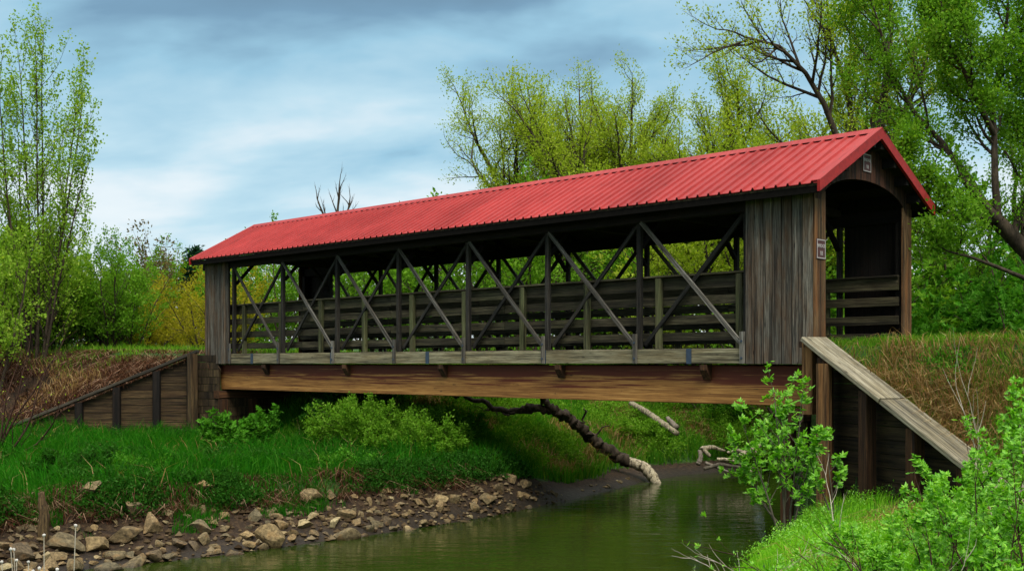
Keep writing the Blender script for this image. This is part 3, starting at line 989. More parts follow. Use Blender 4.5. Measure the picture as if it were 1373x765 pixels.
def leaf_mesh(name, A, D, g, size, per, spread, up, along, kind, asp, off=(0, 0, 0), droop=0.0):
    M_ = len(A)
    if kind == 'palm':      # compound leaf: leaflets fan out from one point
        per_ = per
        A2 = np.repeat(A, per_, 0) + g.normal(0, spread, (M_ * per_, 3)); D2 = np.repeat(D, per_, 0)
        ax = D2 * along + g.normal(0, .6, A2.shape) + np.array([0, 0, .1]); ax /= np.linalg.norm(ax, axis=1)[:, None]
        nm = np.array([0, 0, up]) + g.normal(0, .35, A2.shape)
        sd = np.cross(ax, nm); sd /= np.linalg.norm(sd, axis=1)[:, None] + 1e-9
        Ls = []; Ps = []; Ss = []; Z_ = []
        sz = size * g.uniform(.7, 1.25, len(A2))
        for ang, k in ((-1.25, .75), (-.6, .9), (0, 1.15), (.6, .9), (1.25, .75)):
            a = ang + g.normal(0, .12, len(A2))
            dr = ax * np.cos(a)[:, None] + sd * np.sin(a)[:, None] + np.array([0, 0, -droop])
            Ls.append(dr); Ps.append(A2); Ss.append(np.cross(dr, np.cross(sd, ax))); Z_.append(sz * k)
        dr = np.concatenate(Ls); P = np.concatenate(Ps); sd = np.concatenate(Ss); sz = np.concatenate(Z_)
        dr /= np.linalg.norm(dr, axis=1)[:, None]; sd /= np.linalg.norm(sd, axis=1)[:, None] + 1e-9
    else:
        n = M_ * per
        P = np.repeat(A, per, 0) + g.normal(0, spread, (n, 3))
        dr = np.repeat(D, per, 0) * along + g.normal(0, .6, (n, 3)) + np.array([0, 0, up * .3 - droop])
        dr /= np.linalg.norm(dr, axis=1)[:, None]
        nm = g.normal(0, .6, (n, 3)) + np.array([0, 0, up])
        sd = np.cross(dr, nm); sd /= np.linalg.norm(sd, axis=1)[:, None] + 1e-9
        sz = size * g.uniform(.6, 1.3, n)
    P = P - np.array(off)
    s1 = sz[:, None]
    if kind == 'quad':
        v = np.stack([P, P + dr * s1 * .5 + sd * s1 * asp * .5, P + dr * s1, P + dr * s1 * .5 - sd * s1 * asp * .5], 1)
        k = np.arange(len(P))[:, None] * 4
        return mesh_np(name, v.reshape(-1, 3), k + np.array([[0, 1, 2, 3]]))
    nn = np.cross(dr, sd)
    fold = nn * s1 * .07
    v = np.stack([P, P + dr * s1 * .35 + sd * s1 * asp * .5 + fold, P + dr * s1 * .75 + sd * s1 * asp * .33 + fold * .8,
                  P + dr * s1 - nn * s1 * .06, P + dr * s1 * .75 - sd * s1 * asp * .33 + fold * .8, P + dr * s1 * .35 - sd * s1 * asp * .5 + fold, ], 1)
    k = np.arange(len(P))[:, None] * 6
    return mesh_np(name, v.reshape(-1, 3), [np.concatenate([k + np.array([[0, 1, 2, 3]]), k + np.array([[0, 3, 4, 5]])])])


def gz(x, y):
    return float(ground(np.array([x]), np.array([y]))[0])


def place(name, label, cat, loc, pl, bark, lmesh, lmat, group=None, wood_name='trunk', leaf_name='crown', scale=1.0, rz=0):
    r = empty(name, loc, label, cat, group, rz)
    r.scale = (scale,) * 3
    if pl is not None:
        w = pl if isinstance(pl, bpy.types.Mesh) else pl.wood_mesh(wood_name)
        link(wood_name, w, bark, r)
    if lmesh is not None: link(leaf_name, lmesh, lmat, r)
    return r


def copy_thing(src, label, loc, rz, sc, cat=None, group=None, lmat=None):
    r = src.copy(); COL.objects.link(r)
    r.location = loc; r.rotation_euler = (0, 0, rz); r.scale = sc if isinstance(sc, tuple) else (sc,) * 3
    r['label'] = label
    if cat: r['category'] = cat
    if group: r['group'] = group
    elif 'group' in r: del r['group']
    for ch in list(src.children):
        c = ch.copy(); COL.objects.link(c); c.parent = r
        if lmat and c.name.startswith(('crown', 'foliage')):
            c.material_slots[0].link = 'OBJECT'; c.material_slots[0].material = lmat
    return r


def spot(px, z):
    x = (px - CX) / F * z
    return (x, z, gz(x, z) - .08)


# --- the tall slender tree on the left
pl = Plant(11)
x, y, z = spot(50, 38)
for k in range(9):
    dx = (-.19, -.14, -.09, -.04, .0, .04, .09, .14, .19)[k]
    pl.branch((dx * 1.5, .25 * math.sin(k * 2.3), 0), (dx, .10 * math.sin(k * 2.3), 1), (6.0, 7.6, 8.8, 9.7, 10.4, 9.9, 9.4, 8.2, 6.4)[k], .05, 0,
              [dict(n=8, w=.03, up=.06, c=20, t0=.06, a=42, l=.22, fall=.6, cr=.42, sides=6), dict(n=4, w=.10, up=.26, c=5, t0=.25, a=38, l=.45, cr=.5, sides=4), dict(n=3, w=.12, up=.25, na=5, sides=3)])
place('poplar_tree', 'tall slender light green tree with upright stems on the left bank', 'tree', (x, y, z), pl, M['bark'],
      pl.leaves('crown', .09, 4, .10, .3, .5, asp=.75), M['leaf_poplar'])
# lower companions at its foot
pl = Plant(12)
x, y, z = spot(-10, 35)
for k in range(4):
    a = k * 1.6
    pl.branch((.2 * math.cos(a), .2 * math.sin(a), 0), (.2 * math.cos(a), .2 * math.sin(a), 1), 4.6 - .4 * k, .05, 0,
              [dict(n=6, w=.06, up=.05, c=12, t0=.12, a=45, l=.28, cr=.4), dict(n=4, w=.12, up=.2, c=5, t0=.2, a=40, l=.45), dict(n=3, w=.12, up=.2, na=4)])
place('leafy_tree', 'smaller pale green tree cut by the left edge of the view', 'tree', (x, y, z), pl, M['bark'], pl.leaves('crown', .11, 5, .06, .3, .5, asp=.7), M['leaf_poplar'])


def vase_tree(seed, h, stems, spread, lv=None, dens=1.0):
    pl = Plant(seed)
    lv = lv or [dict(n=7, w=.09, up=.0, c=12, t0=.22, a=46, l=.44, cr=.5, fall=.4, sides=7), dict(n=5, w=.14, up=.05, c=7, t0=.2, a=44, l=.44, cr=.5, sides=4),
                dict(n=4, w=.15, up=.08, c=5, t0=.15, a=42, l=.46, sides=3), dict(n=3, w=.16, up=.12, na=int(4 * dens), sides=3)]
    for k in range(stems):
        a = 2 * math.pi * (k + pl.g.uniform(-.2, .2)) / stems
        s = spread * pl.g.uniform(.5, 1.1)
        pl.branch((.15 * math.cos(a), .15 * math.sin(a), 0), (s * math.cos(a), s * math.sin(a), 1), h * .74 * pl.g.uniform(.82, 1.05), .10 + .012 * h, 0, lv)
    return pl


# --- three big budding trees behind the roof
for seed, px, z, h, st, sp, label in ((21, 766, 50, 13.9, 5, .24, 'large multi-stemmed budding tree, leftmost above the red roof'),
                                      (22, 806, 52, 13.5, 6, .34, 'large budding tree in the middle of the clump above the red roof'),
                                      (23, 868, 49, 12.8, 5, .46, 'budding tree with stems leaning right, at the right of the roof clump')):
    pl = vase_tree(seed, h, st, sp)
    place('budding_tree', label, 'tree', spot(px, z), pl, M['bark'], pl.leaves('crown', .11, 5, .17, .3, .7, asp=.48), M['leaf_spring'])
pl = vase_tree(24, 12.6, 3, .12)
place('budding_tree', 'slim upright budding tree standing alone right of the clump above the roof', 'tree', spot(962, 48), pl, M['bark'], pl.leaves('crown', .115, 5, .14, .3, .6, asp=.5), M['leaf_spring'])
pl = vase_tree(25, 11.6, 3, .22)
mid = place('budding_tree', 'yellow green tree rising behind the roof ridge left of the big right-hand trees', 'tree', spot(1045, 46), pl, M['bark'], pl.leaves('crown', .115, 5, .14, .3, .6, asp=.5), M['leaf_spring'])
copy_thing(mid, 'yellow green tree between the lone slim tree and the reaching bare limb', spot(1098, 42), 2.0, 1.0)
pl = vase_tree(26, 7.6, 3, .34)
place('budding_tree', 'thin sparse young tree at the left foot of the roof clump', 'tree', spot(672, 55), pl, M['bark'], pl.leaves('crown', .12, 1, .08, .3, .6, asp=.45), M['leaf_spring'])

# --- the big trees on the right
lvR = [dict(n=7, w=.06, up=.03, c=9, t0=.15, a=42, l=.34, cr=.5, sides=7), dict(n=5, w=.12, up=.10, c=7, t0=.15, a=40, l=.42, cr=.5, sides=5),
       dict(n=4, w=.14, up=.12, c=5, t0=.15, a=40, l=.48, sides=3), dict(n=3, w=.15, up=.12, na=5, sides=3)]
lv1 = lvR[1:]
zR = 23.5
base = np.array([*W(1420, 480, zR)[:2], gz(W(1420, 480, zR)[0], zR) - .2])
pl = Plant(31)
tr = [base, W(1408, 400, zR), W(1385, 345, zR), W(1358, 318, zR), W(1338, 296, zR - .1)]
pl.branch(None, None, 0, .21, 0, [dict(c=2, t0=.3, a=50, l=.35, tip=.7, sides=9), *lv1], [p - base for p in tr])
limbs = [([W(1338, 296, zR), W(1312, 289, zR - .3), W(1285, 292, zR - .5), W(1258, 282, zR - .8), W(1238, 262, zR - 1), W(1222, 225, zR - 1.2)], .105),
         ([W(1338, 296, zR), W(1334, 240, zR), W(1333, 180, zR + .2), W(1330, 130, zR + .3), W(1345, 70, zR + .2), W(1352, 10, zR)], .085),
         ([W(1333, 180, zR), W(1312, 140, zR - .4), W(1295, 100, zR - .8), W(1272, 60, zR - 1), W(1262, 5, zR - 1)], .065),
         ([W(1358, 318, zR), W(1380, 250, zR + .6), W(1392, 170, zR + 1), W(1400, 80, zR + 1)], .09),
         ([W(1330, 290, zR), W(1300, 240, zR + .8), W(1262, 190, zR + 1.4), W(1225, 150, zR + 2), W(1195, 95, zR + 2.2), W(1180, 40, zR + 2)], .085),
         ([W(1408, 400, zR), W(1372, 372, zR - .6), W(1335, 357, zR - 1), W(1300, 344, zR - 1.3), W(1275, 338, zR - 1.6)], .055)]
for i_, (path, r) in enumerate(limbs):
    pl.branch(None, None, 0, r, 0, [dict(c=(4, 13, 11, 11, 12, 3)[i_], t0=(.5, .25, .2, .3, .3, .4)[i_], a=48, l=.30, cr=.5, tip=.35, fall=.3, sides=7), *lv1], [p - base for p in path])
place('crooked_tree', 'big leafy tree with a crooked dark limb right of the portal', 'tree', base, pl, M['bark'], pl.leaves('crown', .074, 4, .13, .5, .5, asp=.62), M['leaf_mid'])

zS = 33.0
base = np.array([*W(1150, 480, zS)[:2], gz(W(1150, 480, zS)[0], zS) - .2])
pl = Plant(32)
limbs = [([base, W(1152, 380, zS), W(1165, 250, zS), W(1185, 130, zS), W(1195, 40, zS), W(1190, -60, zS)], .2),
         ([W(1152, 400, zS), W(1142, 290, zS - .5), W(1128, 200, zS - 1), W(1105, 140, zS - 1.4), W(1080, 98, zS - 1.6), W(1045, 62, zS - 1.8), W(1000, 50, zS - 2)], .13),
         ([W(1160, 300, zS), W(1150, 200, zS + 1), W(1132, 110, zS + 1.2), W(1112, 45, zS + 1.4), W(1108, -10, zS + 1.5)], .11),
         ([W(1165, 250, zS), W(1205, 170, zS), W(1240, 90, zS), W(1255, 0, zS)], .12)]
for i, (path, r) in enumerate(limbs):
    pl.branch(None, None, 0, r, 0, [dict(c=12, t0=.2 if i != 1 else .45, a=42, l=.26, cr=.5, tip=.22, fall=.35, sides=7), *lv1], [p - base for p in path])
# the reaching limb at the upper left is still almost bare
A = np.array(pl.anc) + base; px_ = A[:, 0] / A[:, 1] * F + CX; py_ = HY - (A[:, 2] - CAMZ) / A[:, 1] * F
keep = np.random.default_rng(5).random(len(A)) < np.where((px_ < 1105) & (py_ < 165), .22, 1.0)
pl.anc = [a for a, k in zip(pl.anc, keep) if k]; pl.adir = [a for a, k in zip(pl.adir, keep) if k]
place('spring_tree', 'tall yellow green tree behind the roof peak with one bare limb reaching left', 'tree', base, pl, M['bark'], pl.leaves('crown', .088, 4, .14, .5, .5, asp=.55), M['leaf_spring'])
pl = vase_tree(33, 12, 3, .2)
place('leafy_tree', 'mid green tree filling the far right edge behind the crooked tree', 'tree', spot(1395, 36), pl, M['bark'], pl.leaves('crown', .10, 6, .14, .5, .5, asp=.55), M['leaf_mid'])


# --- bushes
def bush(seed, h, w, n, leaf, per, kind='quad', na=4, asp=.5, spread=.08, up=.5, droop=0.0, lower=.05):
    pl = Plant(seed)
    for k in range(n):
        a = pl.g.uniform(0, 6.28); s = pl.g.uniform(.1, 1) * w / h * .8
        rr = pl.g.uniform(0, w * .28)
        pl.branch((rr * math.cos(a), rr * math.sin(a), 0), (s * math.cos(a), s * math.sin(a), 1), h * pl.g.uniform(.6, 1.0), .012 + .008 * h, 0,
                  [dict(n=5, w=.10, up=.02, c=9, t0=lower, a=48, l=.36, cr=.5, sides=5), dict(n=4, w=.14, up=.10, c=4, t0=.15, a=42, l=.45, sides=3), dict(n=3, w=.15, up=.1, na=na, sides=3)])
    return pl, pl.leaves('foliage', leaf, per, spread, up, .5, kind, asp, droop=droop)


def put_bush(name, label, px, z, pl, mat, cat='bush', bark='bark', dz=0.0, group=None):
    p, lm = pl
    x, y, zz = spot(px, z)
    return place(name, label, cat, (x, y, zz + dz), p, M[bark], lm, M[mat], group, 'stems', 'foliage')


# understory seen through and beside the bridge
bgA = put_bush('leafy_bush', 'dense green bush beside the right portal post', 1258, 26.5, bush(41, 3.9, 3.8, 14, .15, 2, 'palm', 3, .42, .10, .8), 'leaf_under')
bgB = put_bush('leafy_bush', 'dense dark green bush below the crooked limb', 1345, 26.0, bush(42, 3.6, 4.0, 14, .15, 2, 'palm', 3, .42, .10, .8), 'leaf_under')
bgC = put_bush('leafy_bush', 'tall broad-leaved bush behind the open portal', 1130, 34, bush(43, 6.4, 5.5, 12, .17, 2, 'palm', 3, .42, .12, .8), 'leaf_mid')
bgD = put_bush('round_tree', 'round bright green tree seen through the middle of the truss', 700, 44, bush(44, 6.6, 6.5, 13, .17, 6, 'quad', 4, .55, .12), 'leaf_mid')
bgE = put_bush('round_tree', 'yellow green tree seen through the nearest truss bay', 945, 42, bush(45, 6.8, 6.4, 13, .16, 6, 'quad', 4, .55, .12), 'leaf_spring')
bgF = put_bush('willow_bush', 'feathery yellow willow bush on the grass left of the bridge', 228, 50, bush(46, 3.1, 3.4, 14, .14, 4, 'quad', 4, .3, .08), 'leaf_yellow')
PI2 = math.pi * 2
spec = [  # source, px, z, scale, label, material
    (bgD, 1225, 37, 1.1, 'green tree behind the far right jamb of the portal', 'leaf_mid'),
    (bgC, 1296, 32, 1.15, 'broad-leaved tree behind the bushes under the crooked limb', 'leaf_mid'),
    (bgC, 1375, 31, 1.1, 'broad-leaved tree at the right edge behind the road', 'leaf_under'),
    (bgC, 1262, 36, 1.3, 'tall dense green tree between the portal and the crooked tree', 'leaf_mid'),
    (bgE, 1065, 41, 1.05, 'yellow green tree hidden mostly by the near boarded bay', 'leaf_spring'),
    (bgD, 868, 46, 1.0, 'green tree seen through the second truss bay from the right portal', 'leaf_mid'),
    (bgE, 790, 50, 1.05, 'pale green tree seen through the third truss bay from the right portal', 'leaf_spring'),
    (bgC, 632, 50, 1.0, 'dark green tree seen through the fourth truss bay from the right portal', 'leaf_mid'),
    (bgD, 560, 47, .86, 'bright green tree seen through the fifth truss bay from the right portal', 'leaf_mid'),
    (bgC, 490, 52, .92, 'mid green tree seen left of the fifth truss bay', 'leaf_mid'),
    (bgD, 415, 50, .80, 'round tree seen beside the far portal', 'leaf_mid'),
    (bgD, 362, 56, .82, 'bushy tree framed in the leftmost truss bay', 'leaf_mid'),
    (bgE, 322, 60, .62, 'low pale tree just right of the far boarded bay', 'leaf_spring'),
    (bgF, 190, 46, .90, 'olive bush on the bank below the far tree line', 'leaf_yellow'),
    (bgF, 262, 56, 1.25, 'tall yellow green bush touching the far end of the bridge', 'leaf_yellow'),
    (bgF, 152, 55, 1.3, 'brownish budding bush between the slender tree and the olive bush', 'leaf_brown'),
    (bgF, 300, 44, 1.0, 'yellow bush hidden behind the far boarded bay', 'leaf_yellow'),
    (bgE, 150, 42, .56, 'dense green tree right of the slender tree', 'leaf_mid'),
    (bgD, 100, 44, .58, 'green thicket tree behind the foot of the slender tree', 'leaf_mid'),
    (bgE, 30, 45, .66, 'pale green thicket tree at the left behind the bare shrub', 'leaf_poplar'),
    (bgD, -60, 43, .8, 'green thicket tree just outside the left edge', 'leaf_mid'),
    (bgE, -190, 45, .9, 'pale thicket tree well outside the left edge', 'leaf_poplar'),
    (bgC, -330, 44, 1.0, 'broad-leaved thicket tree farthest outside the left edge', 'leaf_mid'),
    (bgF, 62, 41.5, 1.25, 'feathery green willow in front of the slender tree', 'leaf_poplar'),
    (bgF, 122, 42.5, 1.05, 'feathery green willow at the right foot of the slender tree', 'leaf_mid'),
    (bgF, 0, 40.5, 1.2, 'feathery green willow at the left edge above the brown slope', 'leaf_poplar'),
]
for i, (src, px, z, sc, label, mt) in enumerate(spec):
    x, y, zz = spot(px, z)
    copy_thing(src, label, (x, y, zz), (i * 2.4) % PI2, (sc * (1 + .08 * math.sin(i * 3)), sc * (1 + .08 * math.cos(i * 2)), sc), lmat=M[mt])

# far tree line, brown and barely in leaf
pl, lm = bush(61, 9, 5, 9, .3, 2, 'quad', 3, .5, .2)
far0 = place('bare_tree', 'brown barely leafing tree in the far row left of the bridge, nearest the conifer', 'tree', spot(226, 100), pl, M['bark_light'], lm, M['leaf_brown'], None, 'trunk', 'crown', 1.05)
for i, px in enumerate((-120, -40, 30, 90, 150, 195, 250, 285, 330, 380, 440, 520, 610, 700, 800, 900, 1010, 1120, 1230, 1340, 1450)):
    z = 98 + 14 * math.sin(i * 2.1)
    lab = 'brown barely leafing tree far behind the bridge and bank, one of the distant row'
    copy_thing(far0, lab, spot(px, z), i * 1.9, (.8 + .16 * math.sin(i * 1.3)) * (.72 if 300 < px < 640 else 1), group='far row of barely leafing trees', lmat=M['leaf_brown'] if i % 3 else M['leaf_mid'])
far0['group'] = 'far row of barely leafing trees'
far0['label'] = 'brown barely leafing tree far behind the bridge and bank, one of the distant row'


def conifer(label, px, z, h):
    pl = Plant(71)
    g = pl.g
    pl.tubes.append((np.array([[0, 0, 0], [0, 0, h * .5], [0, 0, h]]), np.array([.18, .1, .02]), 6))
    for k in range(150):
        t = g.uniform(.06, 1)
        a = g.uniform(0, 6.28); L = (1 - t) * h * .30 + .25
        p = np.array([0, 0, t * h]); d = np.array([math.cos(a), math.sin(a), -.12 + .3 * t])
        pts = np.array([p, p + d * L * .5, p + d * L + np.array([0, 0, .1])])
        pl.tubes.append((pts, np.array([.03, .02, .008]), 3))
        for q in g.uniform(.15, 1, 9):
            pl.anc.append(pts[0] * (1 - q) + pts[2] * q); pl.adir.append(nrm(d))
    place('conifer_tree', label, 'tree', spot(px, z), pl, M['bark'], pl.leaves('crown', .42, 5, .14, .3, .7, asp=.3), M['needle'])


conifer('small dark conifer standing between the far portal and the bushes', 259, 88, 7.4)

# dead bare tree above the roof
pl = Plant(72)
x, y, z = spot(450, 58)
for k, (d, L) in enumerate((((-.35, .1, 1), 2.4), ((-.05, -.1, 1), 2.9), ((.35, .1, 1), 2.2))):
    pl.branch((0, 0, 6.0), d, L, .10, 0, [dict(n=5, w=.09, up=.05, c=5, t0=.35, a=32, l=.42, cr=.55, tip=.3), dict(n=4, w=.10, up=.1, c=2, t0=.4, a=30, l=.5), dict(n=3, w=.1, up=.1, leaf=False)])
pl.tubes.append((np.array([[0, 0, 0], [.1, 0, 2.5], [0, 0, 6.1]]), np.array([.2, .17, .12]), 7))
place('dead_tree', 'leafless dead tree with forked top poking above the red roof', 'tree', (x, y, z), pl, M['bark'], None, None)

# bare shrub at the left edge
pl = Plant(73)
x, y, z = spot(-12, 25)
for d, L in (((.55, -.1, 1), 2.9), ((.2, .1, 1), 2.3), ((.95, 0, .75), 2.3), ((-.3, 0, 1), 2.6), ((1.2, -.2, .4), 2.4), ((.35, .1, 1), 2.6)):
    pl.branch((0, 0, 0), d, L, .035, 0, [dict(n=6, w=.10, up=.06, c=6, t0=.25, a=38, l=.45, cr=.45, tip=.3, sides=5), dict(n=4, w=.12, up=.10, c=3, t0=.2, a=36, l=.45, sides=3), dict(n=3, w=.12, up=.1, na=1, sides=3)])
place('bare_shrub', 'nearly leafless dark-twigged shrub at the left edge above the brown slope', 'shrub', (x, y, z), pl, M['twig_red'], pl.leaves('foliage', .05, 1, .03, .4, .5, asp=.5), M['leaf_spring'], None, 'stems', 'foliage')

# bushes on the far bank and by the abutments
put_bush('leafy_bush', 'lush green bush on the bank under the left half of the bridge', 512, 27.3, bush(81, 1.4, 2.6, 40, .07, 6, 'quad', 4, .5, .05), 'leaf_mid')
put_bush('leafy_bush', 'dark green bush beside the greenish abutment post', 445, 30.4, bush(82, 1.2, 1.5, 14, .085, 5, 'quad', 4, .5, .05), 'leaf_dark')
put_bush('leafy_bush', 'low green bush on the bank left of the fallen tree', 568, 25.9, bush(83, 1.0, 1.9, 28, .065, 6, 'quad', 4, .5, .05), 'leaf_mid')
put_bush('leafy_bush', 'tall dark green bush in the shade behind the bright bush under the bridge', 470, 28.6, bush(141, 1.2, 1.9, 22, .075, 5, 'quad', 4, .5, .05), 'leaf_mid')
put_bush('leafy_bush', 'rounded green bush on the bank right of the bright bush under the bridge', 610, 28.2, bush(142, .75, 1.7, 22, .07, 5, 'quad', 4, .5, .05), 'leaf_under')
put_bush('leafy_bush', 'green bush on the far bank behind the forked branch of the fallen tree', 655, 33.5, bush(143, 1.0, 2.0, 20, .08, 5, 'quad', 4, .5, .05), 'leaf_mid')
put_bush('leafy_bush', 'low dark green bush at the grass edge over the rubble near the leaning stick', 452, 23.4, bush(144, .5, 1.3, 14, .065, 5, 'quad', 4, .5, .05), 'leaf_under')
put_bush('leafy_bush', 'low bush on the far bank between the fallen tree and the pale log', 850, 34.0, bush(145, .7, 1.6, 14, .08, 5, 'quad', 4, .5, .05), 'leaf_mid')
put_bush('leafy_bush', 'green shrub growing against the left abutment beside the wing wall', 318, 27.2, bush(84, 1.15, 1.1, 10, .10, 2, 'palm', 2, .45, .05, .9), 'leaf_under')
put_bush('leafy_bush', 'straggly green bush on the far bank behind the beam near the pale log', 960, 37, bush(85, 2.0, 2.6, 12, .09, 5, 'quad', 4, .5, .05), 'leaf_under')
put_bush('leafy_bush', 'green bush on the far bank below the right end of the beam', 1040, 34, bush(86, 1.7, 2.4, 12, .09, 5, 'quad', 4, .5, .05), 'leaf_mid')
put_bush('leafy_bush', 'dark leafy weed clump overhanging the mud bank at the left', 95, 21.6, bush(87, .75, 1.6, 12, .07, 5, 'quad', 3, .5, .05), 'leaf_dark')
put_bush('leafy_bush', 'leafy weed clump at the grass edge above the rocks', 185, 21.9, bush(88, .6, 1.3, 10, .065, 5, 'quad', 3, .5, .05), 'leaf_under')

# maple saplings on the near bank
def sapling(seed, stems, leaf, per=2, na=3, c=5, l=.30, t0=.25):
    pl = Plant(seed)
    for (b, d, L) in stems:
        pl.branch(b, d, L, .008 + .006 * L, 0, [dict(n=6, w=.06, up=.07, c=c, t0=t0, a=48, l=l, cr=.5, tip=.3, sides=6), dict(n=4, w=.10, up=.12, c=3, t0=.3, a=42, l=.42, sides=4), dict(n=3, w=.10, up=.05, na=na, sides=3)])
    return pl, pl.leaves('foliage', leaf, per, .025, .9, .5, 'palm', .42, droop=.12)


p_, lm = sapling(91, [((0, 0, 0), (-.02, 0, 1), 1.95), ((.08, 0, 0), (.12, .1, 1), 1.8), ((-.1, 0, 0), (-.30, 0, 1), 1.55), ((-.05, .1, 0), (-.45, .1, .9), 1.3), ((.1, 0, 0), (.35, -.1, 1), 1.2), ((0, 0, 0), (-.6, .1, .7), 1.1), ((0, .1, 0), (.2, .1, 1), 1.6)], .08, 2, 2, 7, .34, .2)
place('maple_sapling', 'light green maple sapling growing in front of the right end of the beam', 'sapling', (W(1052, 640, 16.6)[0], 16.6, .75), p_, M['bark_light'], lm, M['leaf_bright'], None, 'stems', 'foliage')
p_, lm = sapling(92, [((0, 0, 0), (.1, 0, 1), 1.1), ((0, .1, 0), (-.35, 0, 1), 1.0)], .08, 2, 2)
place('maple_sapling', 'small light green sapling against the dark abutment posts', 'sapling', (*W(1118, 650, 16.2)[:2], .95), p_, M['bark_light'], lm, M['leaf_bright'], None, 'stems', 'foliage')
sap = [
    (93, 1280, 9.4, 1.05, 'bright leafy sapling in front of the pale wing wall cap'),
    (94, 1392, 8.6, 1.1, 'bright leafy sapling at the right edge in front of the cap'),
    (95, 1235, 8.6, .95, 'low bright sapling whose tips cross the dark wall posts'),
    (96, 1345, 6.6, .75, 'nearest bright sapling in the lower right corner'),
    (97, 1215, 7.2, .7, 'low bright sapling at the bottom edge right of the grass'),
    (98, 1268, 12.5, .95, 'bright sapling at the lower end of the wing wall'),
    (131, 1318, 10.6, .75, 'bright shrub in front of the lower end of the pale cap'),
    (132, 1392, 10.8, 1.3, 'tall green shrub at the right edge beside the buried end of the cap'),
    (133, 1180, 10.4, .55, 'low bright shrub in the grass before the dark wing wall'),
    (99, 1358, 13.5, 1.5, 'green shrub above the cap by the brown slope at the right edge'),
]
for sd, px, z, h, label in sap:
    g = np.random.default_rng(sd)
    st = [((g.normal(0, .12), g.normal(0, .12), 0), (g.normal(-.1, .35), g.normal(0, .3), 1), h * g.uniform(.75, 1.1)) for k in range(5 if h > .9 else 4)]
    p_, lm = sapling(sd, st, .040 if z < 11 else .06, 2, 4, 6, .36, .2)
    x, y, zz = spot(px, z)
    place('maple_sapling', label, 'sapling', (x, y, zz), p_, M['twig_red'], lm, M['leaf_bright'], None, 'stems', 'foliage')


# bare sticks
def sticks(name, label, loc, stems, r, mat, buds=None, cat='shrub', c=4, lf=.035):
    pl = Plant(hash(label) % 1000 if False else len(label) * 7 + int(abs(loc[0] * 31)))
    for d, L in stems:
        pl.branch((pl.g.normal(0, .05), pl.g.normal(0, .05), 0), d, L, r, 0, [dict(n=7, w=.10, up=.03, c=c, t0=.3, a=35, l=.42, cr=.6, tip=.35, sides=5), dict(n=4, w=.12, up=.08, na=3, sides=4)])
    lm = pl.leaves('foliage', lf, 1, .01, .8, .5, 'palm', .45) if buds else None
    return place(name, label, cat, loc, pl, M[mat], lm, M[buds] if buds else None, None, 'stems', 'foliage')


x, y, z = spot(955, 9.3)
sticks('twiggy_shrub', 'pale leafless twiggy shrub with a few green tips at the water edge', (x, y, z), [((-.55, 0, 1), .62), ((-.3, .1, 1), .6), ((-.75, 0, .8), .55), ((-.05, .1, 1), .6), ((-1.1, .1, .45), .5), ((.2, 0, 1), .5)], .006, 'twig_pale', 'leaf_bright')
x, y, z = spot(1122, 13.2)
sticks('dead_stalk', 'pale curling dead stalk standing before the dark wall', (x, y, z), [((-.05, 0, 1), .95), ((.25, 0, 1), .6)], .009, 'twig_pale', c=2, cat='dead stalk')
x, y, z = spot(1010, 11.5)
sticks('dead_brush', 'pale dead twigs lying low over the grass by the river', (x, y, z + .12), [((-.9, 0, .35), .8), ((.9, .1, .3), .9), ((.6, 0, .55), .7), ((-.7, .1, .2), .7)], .006, 'twig_pale', c=5, cat='dead brush')
x, y, z = spot(1180, 9)
sticks('dead_brush', 'long dark bramble stems arching over the grass at the lower right', (x, y, z + .05), [((-1, .1, .5), 1.3), ((-.8, -.2, .35), 1.5), ((.9, 0, .5), 1.3), ((.5, .3, .8), 1.0), ((-.6, .2, .8), .9), ((1, -.2, .3), 1.2)], .007, 'twig_red', 'leaf_bright', cat='brambles', c=5)
x, y, z = spot(1300, 7.6)
sticks('dead_brush', 'dark arching bramble stems among the nearest saplings', (x, y, z), [((-1, .1, .6), 1.3), ((-.7, -.1, .9), 1.2), ((.4, 0, 1), 1.3), ((.9, .1, .6), 1.1)], .007, 'twig_red', 'leaf_bright', cat='brambles', c=4)
x, y, z = spot(1095, 8.6)
sticks('dead_brush', 'thin pale dry stems crossing the bright grass at the bottom', (x, y, z), [((-1, .1, .4), .9), ((.8, -.1, .4), 1.0), ((.2, 0, 1), .5), ((1, .1, .2), 1.1)], .005, 'twig_pale', c=3, cat='dead brush')
x, y, z = spot(1330, 12.4)
sticks('dead_stalk', 'tall tan dead canes leaning at the right edge', (x, y, z), [((.05, 0, 1), 2.0), ((.3, 0, 1), 1.8), ((-.25, .1, 1), 1.5), ((.5, 0, .8), 1.7), ((-.1, .1, 1), 1.9)], .008, 'twig_pale', c=3, cat='dead canes')
x, y, z = spot(1230, 8.2)
sticks('dead_stalk', 'pale straight dead stem slanting through the right saplings', (x, y, z), [((.5, 0, .9), .9), ((-.4, 0, .9), .9)], .006, 'twig_pale', c=1, cat='dead stalk')

